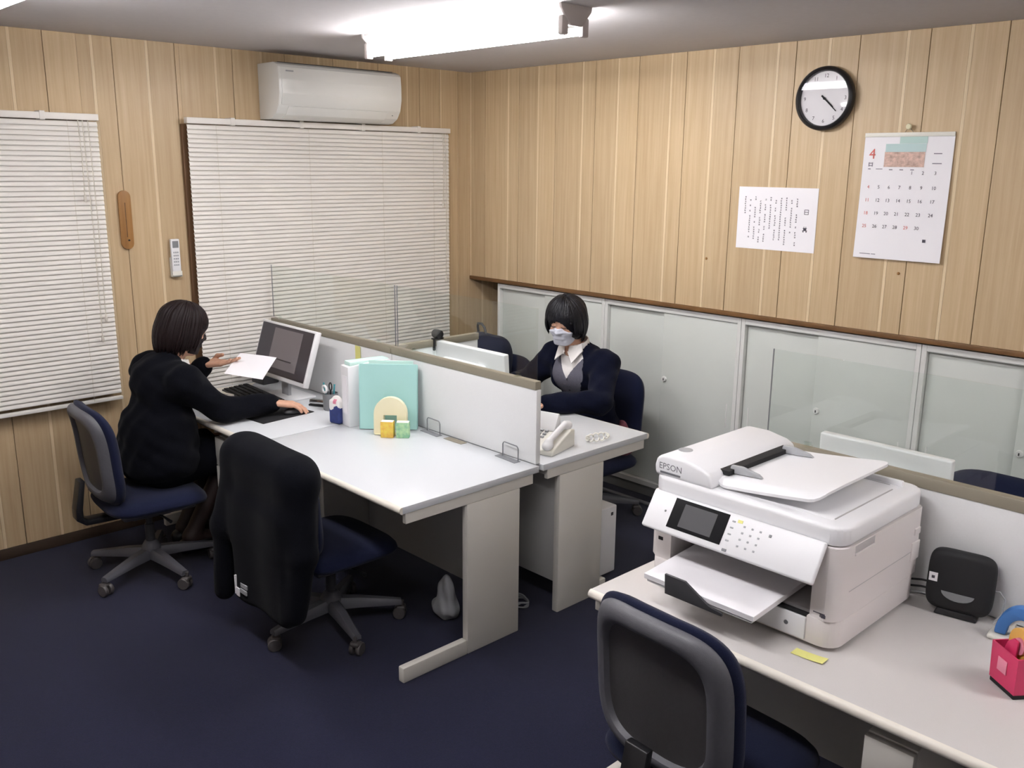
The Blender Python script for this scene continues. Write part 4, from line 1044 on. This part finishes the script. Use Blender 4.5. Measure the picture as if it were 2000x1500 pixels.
boxes('care_label', [((-.118, -.108, .110), (-.111, -.086, .190)), ((-.111, -.106, .105), (-.086, -.098, .140))], 'paper', cdg, .001, 1)
boxes('hem_tape', [((-.080, -.102, .150), (-.030, -.096, .168)), ((-.080, -.106, .128), (-.028, -.100, .146))], 'grey_plastic', cdg, .001, 1)

# backpack on the corner chair
bp = thing('backpack', 'dark navy backpack with a top handle on the corner chair', 'backpack', (.61, -.44, .322))
f = Field((-.32, -.24, -.04), (.32, .24, .68), .008)
f.rbox((0, 0, .280), (.215, .105, .275), .09, 0); f.rbox((0, -.10, .17), (.165, .045, .13), .04, .03); f.ell((.05, .0, .50), (.16, .09, .085), .05)
X, Y, Z = f.grid(); f.F += (.006*np.sin(X*28+Z*16)*np.sin(Z*30)).astype(np.float32); f.F = np.maximum(f.F, (.002-Z)+0*f.F)
V, Q = f.mesh(); bk = link('bag', np_mesh('bag', V, Q), 'bag_navy', bp)
tube('handle', [(-.055, .03, .545), (-.060, .02, .610), (-.045, .01, .632), (0.0, 0, .636), (.025, 0, .616), (.035, .01, .555)], .008, 'dark_grey', bp, 8)
tube('zip', [(.19*math.cos(a), -.108-.004*math.sin(a), .26+.19*math.sin(a)) for a in np.linspace(.1, math.pi-.1, 20)], .004, 'black_plastic', bp, 6)

# ================================================================== PEOPLE
def rotm(yaw, pitch, roll=0):
    return np.array(Matrix.Rotation(yaw, 3, 'Z') @ Matrix.Rotation(pitch, 3, 'X') @ Matrix.Rotation(roll, 3, 'Y'))
def head_prims(f, R=np.eye(3), t=np.zeros(3)):
    P = lambda *c: t+R@np.array(c)
    f.ell(P(0, -.012, .028), (.073, .090, .084), .01, R)
    f.ell(P(0, .022, -.035), (.058, .066, .078), .035, R)
    f.cap(P(-.014, .060, -.092), P(.014, .060, -.092), .019, None, .025)
    f.cap(P(-.048, .0, -.060), P(-.02, .05, -.088), .020, .017, .025); f.cap(P(.048, .0, -.060), P(.02, .05, -.088), .020, .017, .025)
    f.ell(P(-.034, .062, -.025), (.024, .022, .024), .02, R); f.ell(P(.034, .062, -.025), (.024, .022, .024), .02, R)
    for s in (-1, 1): f.ell(P(s*.030, .094, .008), (.016, .014, .011), .010, R, True)
    f.cap(P(0, .082, .010), P(0, .099, -.022), .0075, .011, .012); f.cap(P(-.011, .090, -.026), P(.011, .090, -.026), .0075, None, .008)
    for s in (-1, 1):
        f.ell(P(s*.030, .079, .007), (.0145, .012, .0115), .004, R)
        f.ell(P(s*.073, -.008, -.008), (.011, .019, .030), .006, R)
    f.cap(P(-.020, .083, -.056), P(.020, .083, -.056), .006, None, .006); f.cap(P(-.016, .081, -.064), P(.016, .081, -.064), .007, None, .006)
def hand_mesh(right, curls, splay=.05, thumb=((-.55, .75, -.25), (-.15, .9, -.35))):
    f = Field((-.09, -.085, -.09), (.09, .21, .07), .0028)
    f.ell((0, -.035, 0), (.025, .06, .019), .0); f.rbox((0, .046, .0), (.038, .044, .0125), .012, .02); f.ell((-.022, .028, -.008), (.018, .034, .013), .012)
    L = (.072, .080, .074, .058)
    for i in range(4):
        p = np.array((-.0285+.019*i, .086-(.006 if i in (0, 3) else 0), 0.002)); a = 0; sp = (i-1.5)*splay
        for j, q in enumerate((.44, .31, .25)):
            a += curls[i]*(.8 if j == 0 else 1.0)
            d = np.array((math.sin(sp)*math.cos(a), math.cos(sp)*math.cos(a), -math.sin(a)))
            e = p+d*L[i]*q; f.cap(p, e, .0088-.0008*j, .0082-.0009*j, .0035 if j else .006); p = e
    p = np.array((-.032, .018, -.006))
    for j, (d, l) in enumerate(zip(thumb, (.040, .030))):
        d = np.array(d)/np.linalg.norm(d); e = p+d*l; f.cap(p, e, .0115-.001*j, .0098-.0012*j, .006); p = e
    V, Q = f.mesh()
    if not right: V = V*np.array((-1, 1, 1)); Q = Q[:, ::-1]
    return V, Q
def frame(y, z):
    y = np.array(y, float); y /= np.linalg.norm(y); z = np.array(z, float); z -= y*(z@y); z /= np.linalg.norm(z); x = np.cross(y, z)
    return np.stack([x, y, z], 1)
def locks(c, seed):
    """hair as overlapping tapered locks laid over the scalp, in the head frame"""
    rg = random.Random(seed); out = []; k = c['k']; cen = Vector((0, -.014, .028)); rx, ry, rz = .089*k, .104*k, .096*k
    N = 190
    for i in range(N):
        ph = -math.pi+2*math.pi*(i+rg.random())/N; lay = 1.0+rg.uniform(-.018, .030); a = abs(math.degrees(ph))
        part = c['part']; side = 1 if ph > 0 else -1
        if a < 52: ze = c['fringe']+rg.uniform(-.008, .010)+.010*math.cos(math.radians(a*2)); sweep = c['sweep']*(1-a/90)
        elif a < 82: ze = c['cheek']+rg.uniform(-.012, .014); sweep = 0
        else: ze = c['zb']+rg.uniform(-.012, .010)-.006*math.cos(math.radians(2*(180-a))); sweep = 0
        th0 = rg.uniform(.08, .55); pts = []; n = 15
        zs = []
        for j in range(n+1):
            t = j/n; th = th0+(math.pi/2-th0)*min(1, t/.52)
            if t <= .52 and cen.z+rz*math.cos(th)*lay > ze:
                f_ = math.sin(th); z = cen.z+rz*math.cos(th)*lay; rad = 1.0
            else:
                f_ = 1.0; z0 = cen.z if ze < cen.z else ze; u = (t-.52)/.48; z = z0+(ze-z0)*u
                rad = 1.0+.07*math.sin(math.pi*min(1, u*.9))*(1 if a > 52 else .25)-(.22*u**2.4 if a > 82 else .05*u*u)
                if ze >= cen.z: break
            p_ = ph+sweep*t*t
            pts.append((math.sin(p_)*rx*f_*lay*rad+part*(1-t)*.3, math.cos(p_)*ry*f_*lay*rad+cen.y, z))
        if len(pts) < 4: continue
        m_ = len(pts); w = rg.uniform(.0065, .0095)
        rads = [w*(.55+.45*min(1, q/(m_*.3))) if q < m_*.62 else w*max(.14, 1-((q/(m_-1)-.62)/.38)**1.6*.9) for q in range(m_)]
        out.append(tube_mesh(pts, rads, 6))
    return out
def person(label, C):
    s = C['s']; root = thing('person', label, 'person', (C['hip'][0], C['hip'][1], C['zbase']))
    O = np.array((C['hip'][0], C['hip'][1], C['zbase']))
    lo, hi, h = C['lo'], C['hi'], C.get('h', .0075)
    T = Field(lo, hi, h)                                   # torso
    hip, wst, chs, nck = [np.array(C[k], float) for k in ('hip', 'waist', 'chest', 'neck')]
    bk = C.get('bulk', 0); T.ell(hip, (.168+bk, .118+bk, .105), 0); T.ell((hip+wst)/2, (.150+bk, .105+bk, .11), .05); T.ell(wst, (.138+bk, .100+bk, .11), .05); T.ell(chs, (.152, .108, .130), .05)
    for q in (-1, 1): T.ell(chs+np.array((q*.062, s*.062, -.005)), (.060, .050, .058), .04)
    sl_, sr_ = np.array(C['shL'], float), np.array(C['shR'], float)
    T.cap(sl_, sr_, .056, None, .05); T.cap(chs+np.array((0, -s*.02, .05)), nck+np.array((0, -s*.004, 0)), .085, .050, .05)
    A = Field(lo, hi, h)                                   # arms
    for sh, el, wr in ((C['shL'], C['elL'], C['wrL']), (C['shR'], C['elR'], C['wrR'])):
        A.cap(sh, el, .052, .041, .0); A.cap(el, wr, .041, .028, .015)
    G = Field(lo, hi, h)                                   # legs
    for q in ('L', 'R'):
        G.cap(hip+np.array((C['hx'][q], 0, -.02)), C['kn'+q], .082, .058, .03); G.cap(C['kn'+q], C['an'+q], .053, .034, .02)
        an = np.array(C['an'+q]); G.cap(an, an+np.array((0, s*.13, -.035)), .036, .030, .02)
    Rh = rotm(*C['head_rot']); th = np.array(C['head'], float)
    HD = Field(lo, hi, h); HD.cap(th+Rh@np.array((0, -.022, -.05)), nck+np.array((0, 0, -.03)), .049, .055, .02)
    head_prims(HD, Rh, th)
    def smin(a, b, k):
        t = np.clip(.5+.5*(a-b)/k, 0, 1); return a*(1-t)+b*t-k*t*(1-t)
    X, Y, Z = T.grid()
    TA = smin(T.F, A.F, .035)
    body = smin(smin(TA+.007, G.F+.004, .03), HD.F, .02)
    V, Q = T.mesh(body); VV = [V]; QQ = [Q]; n = len(V)
    for rt_, key in ((True, 'handR'), (False, 'handL')):
        c = C[key]; v, q = hand_mesh(rt_, c['curl'], c.get('splay', .05), c.get('thumb', ((-.55, .75, -.25), (-.15, .9, -.35))))
        v = (v*1.04)@frame(c['y'], c['z']).T+np.array(c['p']); VV.append(v); QQ.append(q+n); n += len(v)
    link('body', np_mesh('body', np.concatenate(VV)-O, np.concatenate(QQ)), 'skin', root)
    # ---- clothes
    fold = (.004*np.sin(Z*60+X*25)*np.sin(Y*40+Z*17)+.003*np.sin(X*70-Z*30)).astype(np.float32)
    nfield = np.sqrt((X-nck[0])**2+(Y-nck[1]-s*C.get('nfwd', .012))**2+((Z-nck[2]-.012)*.8)**2)
    shirt = np.maximum(T.F-.003, C['neck_r']-.018-nfield); shirt = np.maximum(shirt, (hip[2]+.02)-Z)
    V, Q = T.mesh(shirt.astype(np.float32)); link('shirt', np_mesh('shirt', V-O, Q), 'shirt_white', root)
    front = s*(Y-(chs[1]+wst[1])/2)
    if C.get('vest'):
        v = T.F-.009; vz = chs[2]-.015
        v = np.maximum(v, np.where(front > 0, (Z-vz)-1.5*np.abs(X-chs[0]), -1)); v = np.maximum(v, .078-nfield); v = np.maximum(v, (hip[2]+.0)-Z)
        V, Q = T.mesh(v.astype(np.float32)); vo = link('vest', np_mesh('vest', V-O, Q), 'vest_grey', root)
        for bz in (.80, .735, .67):
            m_ = (np.abs(V[:, 0]-chs[0]-.004) < .012) & (np.abs(V[:, 2]-bz) < .012); p = V[m_][np.argmax(s*V[m_][:, 1])]
            lathe('button', [(.0065, 0), (.0065, .003), (.004, .004)], 'black_plastic', vo, 14, Vector(p-O), (math.radians(90*s), 0, 0) if s < 0 else (math.radians(-90), 0, 0))
    cg = smin(T.F, A.F-.004, .045)-.017+fold
    cg = np.maximum(cg, C['neck_r']-nfield); cg = np.maximum(cg, C['hem']-Z)
    if C.get('open'):
        w_ = .036+.072*np.exp(-((Z-.83)/.14)**2)
        cg = np.maximum(cg, np.where(front > -.01+.0*Z, np.minimum(w_-np.abs(X-chs[0]-C['open_dx']), .5), -1))
    V, Q = T.mesh(cg.astype(np.float32)); link('cardigan', np_mesh('cardigan', V-O, Q), C['cardigan'], root)
    sk = smin(T.F-.008, G.F-C.get('skirt', .012), .04)+fold*.3
    # fill between the thighs so that the skirt reads as one tube
    S = Field(lo, hi, h); S.F = sk.astype(np.float32); km = (np.array(C['knL'])+np.array(C['knR']))/2
    S.cap(hip+np.array((0, s*.03, -.02)), km-np.array((0, s*.06, 0)), .075, .066, .04); sk = np.maximum(S.F, s*(Y-km[1])+.05); sk = np.maximum(sk, Z-(hip[2]+.14)); sk = np.maximum(sk, (hip[2]-.13)-Z)
    V, Q = T.mesh(sk); link('skirt', np_mesh('skirt', V-O, Q), 'skirt', root)
    tg = np.maximum(G.F-.003, Z-km[2]-.045); V, Q = T.mesh(tg); link('stockings', np_mesh('stockings', V-O, Q), 'stocking', root)
    for q in ('L', 'R'):
        an = np.array(C['an'+q]); f = Field(an+np.array((-.07, -.22, -.12)), an+np.array((.07, .22, .06)), .006)
        f.cap(an+np.array((0, -s*.03, -.045)), an+np.array((0, s*.12, -.048)), .040, .034, 0); f.ell(an+np.array((0, s*.05, -.04)), (.042, .09, .036), .02)
        x, y, z = f.grid(); f.F = np.maximum(f.F, C['floor_z']-z+0*f.F); f.F = np.maximum(f.F, z-an[2]+.005+0*f.F)
        V, Q = f.mesh(); link('shoe', np_mesh('shoe', V-O, Q), 'black_plastic', root)
    # ---- head details in the head's own frame
    hl = Vector(th-O); hr = Matrix(Rh.tolist()).to_euler()
    D = Field((-.16, -.18, -.24), (.16, .18, .17), .004); head_prims(D); x, y, z = D.grid()
    m_ = np.maximum(D.F-.005, -(-.004-.55*np.maximum(0, np.abs(x)-.018)-z)+0*D.F) ; m_ = np.maximum(m_, (-.104+0*x)-z); m_ = np.maximum(m_, .024-y+.0*z)
    m_ += (.0012*np.sin(z*330)*(np.abs(x) < .04)).astype(np.float32)
    V, Q = D.mesh(m_.astype(np.float32)); mk = link('face_mask', np_mesh('face_mask', V, Q), C['mask'], root, hl, hr)
    for q in (-1, 1):
        tube('ear_loop', [(q*.060, .028, -.022), (q*.072, .01, -.002), (q*.080, -.022, .006), (q*.080, -.026, -.025), (q*.070, .0, -.05), (q*.057, .026, -.075)], .0016, C['mask'], mk, 6)
        e = tube('eyelid', [(q*(.030+.013*math.cos(a)), .0905-.002*abs(math.cos(a)), .0045-.004*math.sin(a)) for a in np.linspace(.1, math.pi-.1, 9)], .0016, 'black_matte', root, 6); e.location = hl; e.rotation_euler = hr
        e = tube('eyebrow', [(q*(.016+.030*t), .090-.010*t*t, .026+.004*math.sin(math.pi*t)) for t in np.linspace(0, 1, 7)], .0026, C['hair'], root, 6); e.location = hl; e.rotation_euler = hr
    W = Field((-.17, -.19, -.24), (.17, .19, .19), .0042); c = C['bob']
    W.ell((0, -.014, .030), (.087*c['k'], .102*c['k'], .094*c['k']), 0); W.ell((0, -.028, -.030), (c['w']-.008, .092*c['k'], c['d']-.012), .04)
    W.ell((0, .046, .046), (.072, .050, .054), .03)
    W.ell((c['fx'], .112, c['fz']), (.058, .082, .082), .012, None, True)
    W.cap((0, .005, -.115), (0, -.015, -.30), .060, .085, .02, True)
    x, y, z = W.grid()
    th_ = np.arctan2(x, -y); W.F += (.0010*np.sin(th_*46+2*np.sin(z*22))+.0007*np.sin(th_*97+z*20)).astype(np.float32)
    W.F = np.maximum(W.F, (c['zb']+.012-.10*np.maximum(0, y))-z)
    V, Q = W.mesh(); hb = np_mesh('hair', V, Q, iters=1)
    parts = [([v.co.copy() for v in hb.vertices], [tuple(p.vertices) for p in hb.polygons])]; bpy.data.meshes.remove(hb)
    parts += locks(c, C['seed']); VL, FL = merge(parts)
    hair = link('hair', me_from('hair', VL, FL), C['hair'], root, hl, hr, 179)
    # ---- shirt collar: band and two wings
    K = Field((-.16, -.16, -.10), (.16, .16, .14), .004); x, y, z = K.grid()
    rad = np.sqrt((x/1.0)**2+((y*s-.005)/1.05)**2); zc = .020-.28*(y*s)
    K.F = (np.maximum(np.abs(rad-.064-.20*np.maximum(0, zc+.02-z))-.0035, np.abs(z-zc)-.024)).astype(np.float32)
    K.F = np.maximum(K.F, np.where(y*s > .03, .014-np.abs(x), -1).astype(np.float32))
    V, Q = K.mesh(); co = link('collar', np_mesh('collar', V, Q), 'shirt_white', root, Vector(nck-O)+Vector(C.get('collar_off', (0, 0, 0))))
    for q in (-1, 1):
        a = [(q*.010, s*.078, -.010), (q*.066, s*.028, .034), (q*.086, s*.044, .000), (q*.060, s*.100, -.060)]; nrm = (Vector(a[1])-Vector(a[0])).cross(Vector(a[3])-Vector(a[0])).normalized()*.0022
        Vc = [Vector(p)+nrm for p in a]+[Vector(p)-nrm for p in a]
        link('collar_wing', me_from('collar_wing', Vc, [(0, 1, 2, 3), (7, 6, 5, 4), (0, 4, 5, 1), (1, 5, 6, 2), (2, 6, 7, 3), (3, 7, 4, 0)]), 'shirt_white', co)
    return root

# woman by the blinds, seen from behind; faces the far wall (+Y)
person('seated person in black cardigan, seen from behind, hand on a mouse and paper held up', dict(
    s=1, zbase=.40, lo=(.02, -2.78, -.02), hi=(1.02, -1.80, 1.34),
    hip=(.56, -2.440, .535), waist=(.565, -2.430, .70), chest=(.56, -2.400, .865), neck=(.555, -2.350, .985),
    shL=(.395, -2.385, .930), elL=(.31, -2.19, .765), wrL=(.375, -2.105, .895), shR=(.730, -2.365, .920), elR=(.765, -2.205, .765), wrR=(.775, -1.965, .757),
    hx=dict(L=-.085, R=.085), knL=(.43, -2.08, .50), knR=(.59, -2.08, .50), anL=(.44, -2.29, .11), anR=(.58, -2.32, .11), floor_z=.002,
    head=(.555, -2.268, 1.128), head_rot=(math.radians(-5), math.radians(-18)), neck_r=.066, hem=.445, bulk=.044, nfwd=.040, seed=4, collar_off=(0, .012, -.022), cardigan='knit_black', mask='mask_black', hair='hair_brown',
    skirt=.026, bob=dict(k=1.05, w=.103, d=.118, fx=.0, fz=-.045, zb=-.122, fringe=.030, cheek=-.085, sweep=.0, part=.0),
    handR=dict(p=(.783, -1.945, .758), y=(.55, .83, -.12), z=(0, .12, 1), curl=(.30, .30, .32, .34)),
    handL=dict(p=(.385, -2.090, .905), y=(.72, .66, .12), z=(.1, .1, -1), curl=(.10, .12, .16, .22), thumb=((.0, .75, -.65), (.25, .95, -.1)))))
# woman facing us behind the partition; faces -Y
person('seated person in grey vest, navy cardigan and pale mask, looking down at the desk', dict(
    s=-1, zbase=.34, lo=(.98, -1.25, -.02), hi=(2.0, -.20, 1.34),
    hip=(1.50, -.43, .475), waist=(1.50, -.47, .64), chest=(1.49, -.515, .815), neck=(1.48, -.55, .955),
    shL=(1.665, -.53, .885), elL=(1.785, -.70, .742), wrL=(1.655, -.945, .752), shR=(1.315, -.53, .885), elR=(1.175, -.62, .735), wrR=(1.20, -.905, .750),
    hx=dict(L=.085, R=-.085), knL=(1.60, -.86, .47), knR=(1.41, -.86, .47), anL=(1.59, -.84, .11), anR=(1.42, -.84, .11), floor_z=.002,
    seed=9, head=(1.475, -.628, 1.106), head_rot=(math.radians(196), math.radians(-15), math.radians(-3)), neck_r=.074, hem=.40, cardigan='knit_navy', mask='mask_white', hair='hair_black', vest=True, open=True, open_dx=.0,
    bob=dict(k=1.09, w=.106, d=.108, fx=.004, fz=-.045, zb=-.115, fringe=.032, cheek=-.055, sweep=.35, part=.02),
    handR=dict(p=(1.205, -.93, .753), y=(.1, -.97, -.12), z=(0, -.1, 1), curl=(.25, .25, .27, .3)),
    handL=dict(p=(1.645, -.968, .753), y=(-.55, -.82, -.10), z=(0, -.1, 1), curl=(.25, .25, .27, .3))))
# bunched pink cloth behind the masked woman on her chair
f = Field((-.12, -.10, -.02), (.12, .10, .22), .006); f.ell((0, 0, .07), (.06, .045, .08), .02); f.ell((-.02, .01, .14), (.035, .03, .05), .03)
X, Y, Z = f.grid(); f.F += (.006*np.sin(X*80+Z*50)*np.sin(Y*60)).astype(np.float32); f.F = np.maximum(f.F, .002-Z+0*f.F)
V, Q = f.mesh(); pk_ = link('pink_cloth', np_mesh('pink_cloth', V, Q), 'pink_cloth', None, (1.685, -.375, .375)); tag(pk_, 'bunched dusky pink cloth tucked on the chair beside the masked woman', 'cloth')
